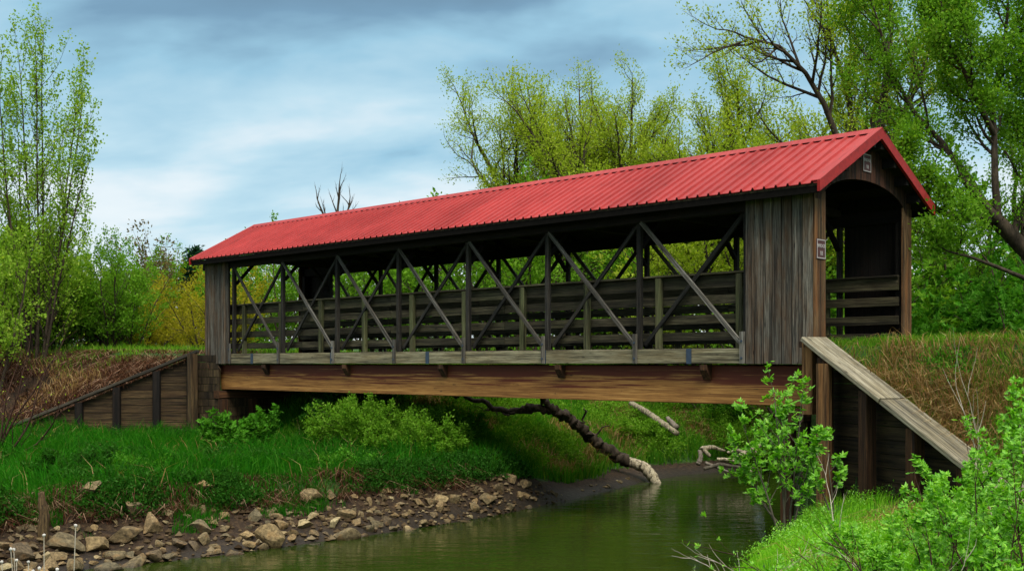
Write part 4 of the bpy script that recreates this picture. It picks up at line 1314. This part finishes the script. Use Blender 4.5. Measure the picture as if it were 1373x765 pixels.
# dried seed heads, bottom left
x, y = W(48, 765, 4.4)[:2]
r = empty('seed_head_weed', (x, y, gz(x, y)), 'cluster of dry stems with white seed heads at the bottom left', 'weed')
pl = Plant(120)
heads = []
for k in range(13):
    d = np.array([pl.g.normal(-.01, .035), pl.g.normal(0, .04), 1]); L = pl.g.uniform(1.80, 2.06)
    pts = np.array([[pl.g.normal(0, .05), pl.g.normal(0, .05), 0]]) + np.array([d * L * t + np.array([0, 0, -.1 * t * t]) for t in (0, .35, .7, 1)])
    pl.tubes.append((pts, np.array([.004, .003, .0025, .002]), 4)); heads.append(pts[-1])
link('stems', pl.wood_mesh('stems'), M['twig_pale'], r)
import bmesh
for hp in heads:
    bm = bmesh.new(); bmesh.ops.create_icosphere(bm, subdivisions=1, radius=.007)
    for v_ in bm.verts: v_.co = v_.co * random.uniform(.75, 1.25) + Vector(hp)
    hm = bpy.data.meshes.new('seed_head'); bm.to_mesh(hm); bm.free()
    link('seed_head', hm, M['seed'], r)


# ------------------------------------------------------------------ dead wood
def log(name, label, pts, rads, mat, cat, forks=(), sides=9, seed=1, jit=None):
    jit = min(.02, rads[0] * .08) if jit is None else jit
    g = np.random.default_rng(seed)
    base = np.array(pts[0], float)
    pl = Plant(seed)

    def dense(pp, rr, k=4):
        pp = np.array(pp, float); t = np.linspace(0, len(pp) - 1, (len(pp) - 1) * k + 1)
        out = np.stack([np.interp(t, np.arange(len(pp)), pp[:, i]) for i in range(3)], 1)
        r_ = np.interp(t, np.arange(len(pp)), rr)
        out[1:-1] += g.normal(0, jit, out[1:-1].shape); r_ = r_ * g.uniform(.95, 1.05, len(r_))
        # closed ends
        out = np.concatenate([out[:1], out, out[-1:]]); r_ = np.concatenate([[.001], r_, [.001]])
        d0 = nrm(out[2] - out[1]); out[0] = out[1] - d0 * .01
        d1 = nrm(out[-2] - out[-3]); out[-1] = out[-2] + d1 * .01
        return out - base, r_
    o, r_ = dense(pts, rads, 9); pl.tubes.append((o, r_, sides + 3))
    e = empty(name, base, label, cat)
    tm = pl.wood_mesh('trunk')
    cv = np.empty(len(tm.vertices) * 3, np.float32); tm.vertices.foreach_get('co', cv); cv = cv.reshape(-1, 3)
    cv += g.normal(0, 1, cv.shape) * min(.010, rads[0] * .05); tm.vertices.foreach_set('co', cv.ravel()); tm.update()
    link('trunk', tm, mat, e)
    for fp, fr in forks:
        q = Plant(seed + 1); o, r_ = dense(fp, fr); q.tubes.append((o, r_, 7)); link('branch', q.wood_mesh('branch'), mat, e)
    return e


log('fallen_tree', 'dark fallen tree arching from the far bank down to the water', [W(838, 618, 31.0), W(818, 606, 30.9), W(797, 590, 30.8), W(778, 572, 30.7), W(760, 558, 30.6), W(740, 549, 30.5), W(716, 546, 30.4), W(700, 549, 30.3)],
    [.17, .16, .15, .14, .13, .12, .10, .09], M['bark'], 'fallen tree',
    forks=[([W(716, 546, 30.4), W(690, 552, 30.3), W(668, 549, 30.3), W(648, 540, 30.3), W(626, 532, 30.3), W(600, 527, 30.3)], [.095, .09, .08, .065, .05, .035]),
           ([W(742, 549, 30.5), W(732, 540, 30.4), W(724, 528, 30.3), W(715, 505, 30.2)], [.11, .10, .09, .07]),
           ([W(778, 572, 30.7), W(786, 556, 30.6), W(783, 546, 30.5)], [.05, .03, .012]),
           ([W(690, 552, 30.3), W(678, 557, 30.2), W(664, 553, 30.2)], [.05, .03, .012]),
           ([W(797, 590, 30.8), W(806, 575, 30.7), W(818, 566, 30.6)], [.04, .022, .01]),
           ([W(660, 546, 30.3), W(650, 549, 30.2), W(636, 545, 30.2)], [.03, .02, .008])], seed=3, jit=.035)
log('broken_stump', 'pale barkless stump end of the fallen tree dipping into the water', [W(884, 654, 30.4), W(876, 640, 30.6), W(866, 627, 30.8), W(846, 619, 30.95), W(830, 611, 31.0)], [.11, .15, .15, .14, .1], M['drift'], 'stump', seed=5)
log('bare_log', 'pale bare log sliding down the grassy far bank', [W(908, 581, 34), W(885, 565, 34.5), W(865, 551, 35), W(846, 540, 35.6)], [.08, .10, .095, .085], M['drift'], 'log', seed=6)
log('bare_log', 'short dark log lying above the pale log', [W(908, 573, 34.5), W(895, 560, 34.9)], [.09, .07], M['bark_grey'], 'log', seed=7)
log('driftwood_branch', 'curved pale driftwood branch, topmost in the heap at the far waterline', [W(952, 611, 31.2), W(941, 601, 31.2), W(955, 599, 31.3), W(972, 604, 31.5)], [.05, .07, .06, .03], M['drift'], 'driftwood', seed=8)
log('driftwood_branch', 'thick pale driftwood limb slanting up right from the heap', [W(982, 619, 31), W(996, 609, 31.1), W(1008, 601, 31.2), W(1026, 594, 31.4)], [.09, .08, .06, .04], M['drift'], 'driftwood', seed=9,
    forks=[([W(1008, 601, 31.2), W(1016, 606, 31), W(1024, 612, 31)], [.04, .03, .02])])
log('driftwood_branch', 'long pale driftwood branch bending down to the water', [W(962, 615, 31), W(982, 616, 30.8), W(997, 622, 30.6), W(1008, 632, 30.5)], [.05, .05, .045, .03], M['drift'], 'driftwood', seed=10)
log('driftwood_branch', 'thin grey driftwood branch lowest in the heap', [W(946, 620, 30.9), W(962, 626, 30.7), W(976, 632, 30.5)], [.045, .04, .03], M['bark_grey'], 'driftwood', seed=11)
log('driftwood_branch', 'thin pale driftwood branch crossing behind the thick limb', [W(975, 606, 31.6), W(990, 603, 31.6), W(1006, 609, 31.5), W(1020, 618, 31.4)], [.035, .04, .03, .02], M['drift'], 'driftwood', seed=14)
log('driftwood_branch', 'brown driftwood branch lying along the waterline under the heap', [W(944, 628, 30.6), W(965, 622, 30.7), W(990, 626, 30.6), W(1012, 627, 30.6)], [.05, .05, .04, .02], M['bark_light'], 'driftwood', seed=15)
log('driftwood_branch', 'dark driftwood stub leaning at the left of the heap', [W(936, 622, 31), W(940, 612, 31.1), W(938, 603, 31.2)], [.07, .06, .05], M['bark_grey'], 'driftwood', seed=12)
x, y = W(57, 738, 17.9)[:2]
log('rotten_post', 'rotten wooden snag with a broken top at the left end of the rocks', [(x, y, gz(x, y) - .2), (x + .02, y, gz(x, y) + .45), (x - .03, y, gz(x, y) + .75)], [.085, .08, .045], M['wall_timber'], 'snag', seed=13, jit=.004)
for k, (px0, py0, px1, py1, z, label) in enumerate(((575, 602, 606, 582, 27, 'thin pale stick lying in the grass below the low bush'), (672, 625, 697, 603, 27, 'thin pale stick propped on the brown bare bank'),
                                                    (500, 662, 472, 630, 22.6, 'thin pale stick leaning over the dark rocks'), (250, 668, 285, 640, 22, 'thin pale stick at the edge of the lush grass'),
                                                    (40, 668, 98, 640, 20.6, 'grey stick leaning across the dark mud bank'))):
    a = W(px0, py0, z); c = W(px1, py1, z + .5)
    log('fallen_stick', label, [a, (a + c) / 2 + np.array([0, 0, .03]), c], [.018, .016, .010], M['twig_pale'], 'stick', sides=5, seed=20 + k, jit=.008)

# ------------------------------------------------------------------ rocks
def rock_mesh(seed):
    g = np.random.default_rng(seed)
    bm = bmesh.new(); bmesh.ops.create_icosphere(bm, subdivisions=3, radius=1)
    dirs = g.normal(0, 1, (12, 3)); dirs /= np.linalg.norm(dirs, axis=1)[:, None]; cut = g.uniform(.36, .66, 12)
    sc = np.array([1, g.uniform(.65, .95), g.uniform(.5, .8)])
    for v_ in bm.verts:
        p = np.array(v_.co)
        for d, c in zip(dirs, cut):
            t = p @ d
            if t > c: p = p - d * (t - c) * .96
        p = p * sc + (fbm(np.array([p[0] * 2 + seed]), np.array([p[1] * 2 + p[2]]), seed)[0] - .47) * .12
        v_.co = p
    me = bpy.data.meshes.new('rock'); bm.to_mesh(me); bm.free()
    me.materials.append(M['rock'])
    return me


RM = [rock_mesh(200 + i) for i in range(10)]
g = np.random.default_rng(77)


def rock(label, x, y, s, group=None, k=None, sink=.35):
    o = bpy.data.objects.new('rock', RM[k if k is not None else g.integers(len(RM))]); COL.objects.link(o)
    o.location = (x, y, gz(x, y) + s * .45 * (1 - sink) - .02)
    o.rotation_euler = (g.normal(0, .25), g.normal(0, .25), g.uniform(0, 6.28))
    o.scale = (s, s * g.uniform(.85, 1.1), s * g.uniform(.8, 1.1))
    return tag(o, label, 'rock', group)


done = []
for (px, py, z, s, label) in ((118, 706, 19.2, .38, 'rounded mossy boulder beside the grass tuft at the left of the rocks'), (267, 696, 20.4, .38, 'pale yellow flat-topped rock highest in the middle of the rubble'),
                              (85, 745, 18.0, .42, 'broad tan slab at the waterline at the left end of the rubble'), (172, 735, 18.7, .40, 'squarish grey rock at the waterline below the grass tuft'),
                              (180, 712, 19.3, .36, 'rusty orange stained rock in the rubble'), (418, 690, 21.5, .34, 'tan boulder at the right end of the rubble near the leaning stick')):
    x, y = W(px, py, z)[:2]; rock(label, x, y, s); done.append((x, y, s))
pts = []
tries = 0
while len(pts) < 258 and tries < 14000:
    tries += 1
    y = g.uniform(16.2, 25.6); x = g.uniform(-8.6, 1)
    d = seg_dist(np.array([x]), np.array([y]), LB)[0]
    if inside(np.array([x]), np.array([y]), WATER)[0]: d = -d
    far = y > 21.6
    if d < -.12 or d > rockw(y): continue
    s = float(np.clip(g.lognormal(-1.72, .45), .08, .36)) * (.85 if far else 1)
    if d > .75 * rockw(y): s *= .8
    if any((x - a) ** 2 + (y - b) ** 2 < (.54 * (s + c)) ** 2 for a, b, c in done): continue
    done.append((x, y, s)); pts.append((x, y, s))
for x, y, s in pts:
    rock('angular tan or grey stone among the rubble along the left waterline', x, y, s, 'rubble stones along the left waterline')
for k in range(22):
    y = g.uniform(25, 30.5); x = np.interp(y, LB[:, 1], LB[:, 0]) + g.normal(-.25, .12)
    rock('small dark shore stone on the mud beyond the rubble', x, y, g.uniform(.04, .11), 'small shore stones on the mud')
for k in range(9):
    y = g.uniform(22.5, 26); x = np.interp(y, LB[:, 1], LB[:, 0]) - g.uniform(1.6, 3.2)
    rock('half buried stone in the dark grass under the bridge', x, y, g.uniform(.1, .2), 'half buried stones in the grass')


# gravel between the stones
def gravel(n, seed):
    g = np.random.default_rng(seed)
    y = g.uniform(15.0, 26.5, n * 4); t = g.uniform(-.15, 1.25, n * 4)
    x = np.interp(y, LB[:, 1], LB[:, 0]) - t * rockw(y) * 1.25
    k = np.where(g.random(n * 4) < np.where(y > 25, .35, 1))[0][:n]
    x, y = x[k], y[k]; n = len(x)
    z = ground(x, y)
    r = np.clip(g.lognormal(-3.35, .5, n), .012, .09)
    oc = np.array([(1, 0, 0), (0, 1, 0), (-1, 0, 0), (0, -1, 0), (0, 0, .7), (0, 0, -.7), ], float)
    fc = np.array([(0, 1, 4), (1, 2, 4), (2, 3, 4), (3, 0, 4), (1, 0, 5), (2, 1, 5), (3, 2, 5), (0, 3, 5)])
    a = g.uniform(0, 6.28, n); ca, sa = np.cos(a), np.sin(a)
    v_ = oc[None] * g.uniform(.6, 1.3, (n, 6, 1)) * r[:, None, None]
    v_ = np.stack([v_[..., 0] * ca[:, None] - v_[..., 1] * sa[:, None], v_[..., 0] * sa[:, None] + v_[..., 1] * ca[:, None], v_[..., 2]], -1)
    v_ = v_ + np.stack([x, y, z + r * .25], -1)[:, None]
    me = mesh_np('gravel', v_.reshape(-1, 3), (np.arange(n) * 6)[:, None, None].repeat(8, 1).reshape(-1, 1) + np.tile(fc, (n, 1)))
    tag(link('gravel', me, M['gravel']), 'loose brown gravel lying between the rubble stones and along the shore', 'gravel', kind='stuff')


# ------------------------------------------------------------------ grass and ground cover
def scatter(n, x0, x1, y0, y1, fn, seed):
    g = np.random.default_rng(seed)
    got = []; tot = 0
    for rnd in range(14):
        xs = g.uniform(x0, x1, 60000); ys = g.uniform(y0, y1, 60000)
        Zs, d, left, wat, eL, eR, u, v = ground(xs, ys, True)
        p = fn(xs, ys, Zs, d, left, wat, eL, eR, u, v)
        k = np.where(g.random(len(xs)) < p)[0]
        got.append(np.stack([xs[k], ys[k], Zs[k]])); tot += len(k)
        if tot >= n: break
    a = np.concatenate(got, 1)[:, :n]
    return a[0], a[1], a[2]


def grass(name, label, pts, h, w, mat, lean=.35, seed=1, hvar=.35, clump=0.0, cat='grass'):
    x, y, z = pts
    g = np.random.default_rng(seed)
    n = len(x)
    H = h * g.uniform(1 - hvar, 1 + hvar, n) * (1 + clump * (fbm(x * 1.6, y * 1.6, seed) - .45) * 2)
    H = np.maximum(H, .04)
    az = g.uniform(0, 6.28, n); bend = g.uniform(.2, 1.0, n) * lean
    az = az * .6 + 6.28 * fbm(x * .9, y * .9, seed + 3)
    bd = np.stack([np.cos(az), np.sin(az), np.zeros(n)], 1)
    fa = g.uniform(0, 6.28, n); sd = np.stack([np.cos(fa), np.sin(fa), np.zeros(n)], 1) * (w * g.uniform(.6, 1.3, n))[:, None]
    b = np.stack([x, y, z - .02], 1)
    upv = np.array([[0, 0, 1.0]])
    m = b + upv * (H * .55)[:, None] + bd * (H * bend * .3)[:, None]
    t = b + upv * (H * (1 - .45 * bend))[:, None] + bd * (H * bend)[:, None]
    v_ = np.stack([b - sd * .5, b + sd * .5, m + sd * .36, m - sd * .36, t], 1)
    k = np.arange(n)[:, None] * 5
    me = mesh_np(name, v_.reshape(-1, 3), [k + np.array([[0, 1, 2, 3]]), k + np.array([[3, 2, 4]])])
    return tag(link(name, me, mat), label, cat, kind='stuff')


def patch(x, y, s, lo=.4, hi=.55, f=1.0):
    return sstep(lo, hi, fbm(x * f, y * f, s))


gravel(2000, 91)
# left bank, camera side of the bridge
grass('grass', 'lush dark green grass on the left bank below the wing wall', scatter(75000, -18, 1, 16, 34,
      lambda x, y, z, d, l, w, eL, eR, u, v: (l & ~w & ~eL & (v < 2.5)) * sstep(rockw(y) * .95, rockw(y) * 1.2, d) * (1 - .45 * sstep(-.5, 1, v)), 1), .40, .024, M['grass_lush'], .7, 1, hvar=.6, clump=1.0)
grass('grass', 'tufts of green grass growing between the rocks', scatter(3800, -8.5, -1, 16.5, 25,
      lambda x, y, z, d, l, w, eL, eR, u, v: (l & ~w) * (d > .7) * (d < 2.6) * patch(x, y, 31, .56, .62, 1.3), 2), .20, .016, M['grass_lush'], .6, 2)
grass('dead_stalks', 'scattered tall dry stalks standing in the lush grass of the left bank', scatter(900, -17, 1, 16, 34,
      lambda x, y, z, d, l, w, eL, eR, u, v: (l & ~w & ~eL & (v < 2)) * (d > 1.2) * patch(x, y, 71, .45, .55, .6), 27), .62, .016, M['grass_dead'], .8, 27, cat='dead stalks')
# far bank beyond the bridge
grass('grass', 'green grass covering the far bank beyond the bridge', scatter(120000, -9, 26, 22, 50,
      lambda x, y, z, d, l, w, eL, eR, u, v: (l & ~w & ~eL & (v > .5)) * sstep(.55, 1.1, d) * (.35 + .65 * patch(x, y, 5, .36, .5, .8)) * np.exp(-np.maximum(y - 30, 0) * .05), 3), .42, .028, M['grass_bank'], .6, 3, clump=.7)
grass('grass', 'brighter fresh grass in patches on the far bank', scatter(24000, -4, 22, 26, 46,
      lambda x, y, z, d, l, w, eL, eR, u, v: (l & ~w & ~eL & (v > 4)) * (d > .9) * patch(x, y, 9, .48, .58, .6), 4), .40, .026, M['grass_mid'], .6, 4, clump=.7)
grass('dead_grass', 'tan dead grass hanging in tufts on the far bank', scatter(16000, -5, 16, 24, 42,
      lambda x, y, z, d, l, w, eL, eR, u, v: (l & ~w & ~eL & (v > 3)) * (d > 1.0) * patch(x, y, 14, .50, .58, .9), 5), .58, .024, M['grass_dead'], 1.3, 5)
# near right bank
grass('grass', 'bright green grass on the near right bank', scatter(70000, -1, 9, 4.5, 19.5,
      lambda x, y, z, d, l, w, eL, eR, u, v: (~l & ~w & ~eR) * sstep(.25, .7, d) * (.35 + .65 * patch(x, y, 6, .3, .5, 1.2)) * np.clip(9 / y, .4, 1.6) / 1.6, 6), .22, .011, M['grass_bright'], .8, 6, clump=.6)
grass('grass', 'green grass along the top of the right road bank', scatter(22000, 4, 13, 10, 24,
      lambda x, y, z, d, l, w, eL, eR, u, v: (eR & (v > -.10) & (u < .25)) * np.where(v > 1.2, .35, 1.0), 7), .20, .018, M['grass_mid'], .7, 7, clump=.5)
grass('dead_grass', 'tan dead grass drooping down the right road bank', scatter(30000, 4.5, 12, 10, 21,
      lambda x, y, z, d, l, w, eL, eR, u, v: (eR & (v < .5) & (v > -3)) * np.where(v > .1, .35, 1) * (.3 + .7 * patch(x, y, 16, .36, .48, 1.1)), 8), .34, .013, M['grass_dead'], 1.5, 8, clump=.4)
grass('grass', 'olive green grass mixed into the right road bank', scatter(24000, 4.5, 12, 10, 21,
      lambda x, y, z, d, l, w, eL, eR, u, v: (eR & (v < .1) & (v > -3)) * (.2 + .8 * patch(x, y, 18, .42, .54, 1.3)), 9), .24, .014, M['grass_mid'], .9, 9)
grass('dead_grass', 'dry tan stems littering the ground under the right saplings', scatter(5000, 2, 9, 6, 17,
      lambda x, y, z, d, l, w, eL, eR, u, v: (~l & ~w & ~eR) * (d > 1.2) * patch(x, y, 26, .45, .56, 1.2), 10), .30, .010, M['grass_dead'], 2.0, 10)
# left road bank
grass('dead_stems', 'reddish brown dead stems covering the slope above the left wing wall', scatter(40000, -26, -8, 31, 42,
      lambda x, y, z, d, l, w, eL, eR, u, v: (eL & (y < 41)) * np.where(v < .2, 1.0, .15) * np.where(y > 38.5, .4, 1), 11), .22, .026, M['litter'], 3.2, 11, cat='dead stems')
grass('dead_grass', 'tan dry grass standing at the left above the brown slope', scatter(3500, -26, -11, 34, 42,
      lambda x, y, z, d, l, w, eL, eR, u, v: (eL & (v < -1)) * patch(x, y, 41, .42, .5, .5), 12), .5, .022, M['grass_dead'], 1.0, 12)
grass('grass', 'fresh green grass at the top of the left road bank', scatter(24000, -26, -6, 35.5, 58,
      lambda x, y, z, d, l, w, eL, eR, u, v: (eL * 1.0) * sstep(36, 39, y + (v > -1.2) * 3) * np.where(v > -1.5, 1, .55), 13), .30, .030, M['grass_mid'], .6, 13, clump=.4)
grass('grass', 'meadow grass on the flat ground behind the bridge', scatter(34000, -20, 40, 36, 70,
      lambda x, y, z, d, l, w, eL, eR, u, v: (~w & ~eL) * (d > 8) * 1.0, 14), .45, .05, M['grass_mid'], .6, 14, clump=.4)


def weeds(label, pts, h, leaf, mat, seed, per=3, k=4):
    x, y, z = pts
    g = np.random.default_rng(seed)
    n = len(x)
    A = np.stack([np.repeat(x, k), np.repeat(y, k), np.repeat(z, k)], 1)
    A[:, :2] += g.normal(0, .06, (n * k, 2)); A[:, 2] += h * g.uniform(.15, 1, n * k)
    D = g.normal(0, .5, A.shape) + np.array([0, 0, .6]); D /= np.linalg.norm(D, axis=1)[:, None]
    me = leaf_mesh('weeds', A, D, g, leaf, per, .03, .8, .4, 'quad', .5)
    return tag(link('weeds', me, mat), label, 'weeds', kind='stuff')


weeds('low leafy weeds among the grass of the far bank', scatter(6500, -7, 18, 22, 44,
      lambda x, y, z, d, l, w, eL, eR, u, v: (l & ~w & ~eL & (v > 1)) * (d > .9) * patch(x, y, 51, .46, .56, .7), 21), .55, .075, M['leaf_mid'], 21, 4, 5)
weeds('low dark weeds among the lush grass of the left bank', scatter(5200, -16, 0, 17, 32,
      lambda x, y, z, d, l, w, eL, eR, u, v: (l & ~w & ~eL & (v < 2)) * (d > 2.2) * patch(x, y, 52, .5, .6, .8), 22), .35, .065, M['leaf_dark'], 22, 4, 5)
weeds('small bright weeds in the grass of the near right bank', scatter(3200, 0, 9, 5, 18,
      lambda x, y, z, d, l, w, eL, eR, u, v: (~l & ~w & ~eR) * (d > .4) * patch(x, y, 53, .45, .58, 1.4), 23), .26, .035, M['leaf_bright'], 23, 4, 4)
weeds('green weeds creeping over the right road bank', scatter(1300, 4.5, 14, 9, 22,
      lambda x, y, z, d, l, w, eL, eR, u, v: (eR & (v < .3) & (v > -3)) * patch(x, y, 54, .5, .58, 1.2), 24), .25, .06, M['leaf_under'], 24, 4, 4)
grass('dead_roots', 'brown roots and dry stems hanging from the undercut left bank', scatter(7000, -14, -1, 14, 25,
      lambda x, y, z, d, l, w, eL, eR, u, v: (l & ~w & ~eL & (v < 2)) * (d > rockw(y) * .85) * (d < rockw(y) + .75) * (.3 + .7 * patch(x, y, 61, .4, .5, 1.2)), 25), .30, .014, M['litter'], 2.2, 25, cat='roots')
weeds('dark leafy weeds hanging over the undercut edge of the left bank', scatter(2600, -15, 1, 14, 26,
      lambda x, y, z, d, l, w, eL, eR, u, v: (l & ~w & ~eL & (v < 2)) * (d > rockw(y) * .9) * (d < rockw(y) + .7) * patch(x, y, 62, .44, .54, .9), 26), .32, .06, M['leaf_dark'], 26, 4, 4)

# ------------------------------------------------------------------ sky, sun, camera
SUN_EL, SUN_AZ = math.radians(52), math.radians(163)   # azimuth measured from +Y, clockwise
w = bpy.data.worlds.new('World'); SC.world = w; w.use_nodes = True
nt = w.node_tree; nt.nodes.clear()
out = N(nt, 'ShaderNodeOutputWorld'); bg = N(nt, 'ShaderNodeBackground')
sky = N(nt, 'ShaderNodeTexSky', sky_type='NISHITA'); sky.sun_disc = False
sky.sun_elevation = SUN_EL; sky.sun_rotation = SUN_AZ
tc = N(nt, 'ShaderNodeTexCoord')
sp = N(nt, 'ShaderNodeSeparateXYZ'); nt.links.new(tc.outputs['Generated'], sp.inputs[0])
zc = math_(nt, 'ADD', math_(nt, 'MAXIMUM', sp.outputs['Z'], 0.0), 0.34)
cb = N(nt, 'ShaderNodeCombineXYZ')
nt.links.new(math_(nt, 'DIVIDE', sp.outputs['X'], zc), cb.inputs['X']); nt.links.new(math_(nt, 'DIVIDE', sp.outputs['Y'], zc), cb.inputs['Y'])
cl1 = noise(nt, mapping(nt, cb.outputs[0], (1.3, 1.9, 1), (7.35, 3.1, 0)), 1.3, 5, .5, .25)
cl2 = noise(nt, mapping(nt, cb.outputs[0], (1.2, 2.2, 1), (4.2, .6, 3)), 3.0, 5, .5, .3)
# cloud deck: thin and white at the horizon, blue grey higher up, bright overcast towards the zenith
thick = math_(nt, 'ADD', sp.outputs['Z'], math_(nt, 'MULTIPLY', math_(nt, 'SUBTRACT', cl1, .5), .62))
thick = math_(nt, 'ADD', thick, math_(nt, 'MULTIPLY', math_(nt, 'SUBTRACT', cl2, .5), .22))
ccol = ramp(nt, [(0.0, (5.8, 6.1, 6.2)), (0.10, (5.0, 5.6, 5.9)), (0.18, (3.3, 4.7, 5.4)), (0.27, (2.1, 3.7, 4.7)), (0.36, (1.2, 2.2, 3.1)), (0.50, (.85, 1.5, 2.1)), (0.72, (13.0, 13.6, 13.8))], thick)
fin = mixc(nt, sky.outputs['Color'], ccol, .93)
nt.links.new(fin, bg.inputs['Color']); bg.inputs['Strength'].default_value = .10
nt.links.new(bg.outputs[0], out.inputs['Surface'])

sd = bpy.data.lights.new('sun', 'SUN'); sd.energy = 2.2; sd.angle = math.radians(24); sd.color = (1, .95, .86)
so = bpy.data.objects.new('sun', sd); COL.objects.link(so)
dirv = Vector((math.sin(SUN_AZ) * math.cos(SUN_EL), math.cos(SUN_AZ) * math.cos(SUN_EL), math.sin(SUN_EL)))
so.rotation_euler = dirv.to_track_quat('Z', 'Y').to_euler()
so.location = (0, 0, 30)

cam = bpy.data.cameras.new('camera'); co_ = bpy.data.objects.new('camera', cam); COL.objects.link(co_)
cam.sensor_width = 36; cam.lens = F / 1373 * 36
cam.shift_y = (HY - 382.5) / 1373
cam.shift_x = (686.5 - CX) / 1373
cam.clip_start = .1; cam.clip_end = 6000
co_.location = (0, 0, CAMZ); co_.rotation_euler = (math.pi / 2, 0, 0)
SC.camera = co_
SC.view_settings.view_transform = 'Standard'; SC.view_settings.look = 'None'
SC.view_settings.exposure = 0.7; SC.view_settings.gamma = 1
SC.render.engine = 'CYCLES'
SC.cycles.use_denoising = True
SC.cycles.max_bounces = 6; SC.cycles.diffuse_bounces = 3; SC.cycles.transmission_bounces = 3
SC.cycles.transparent_max_bounces = 4
SC.cycles.caustics_reflective = False; SC.cycles.caustics_refractive = False
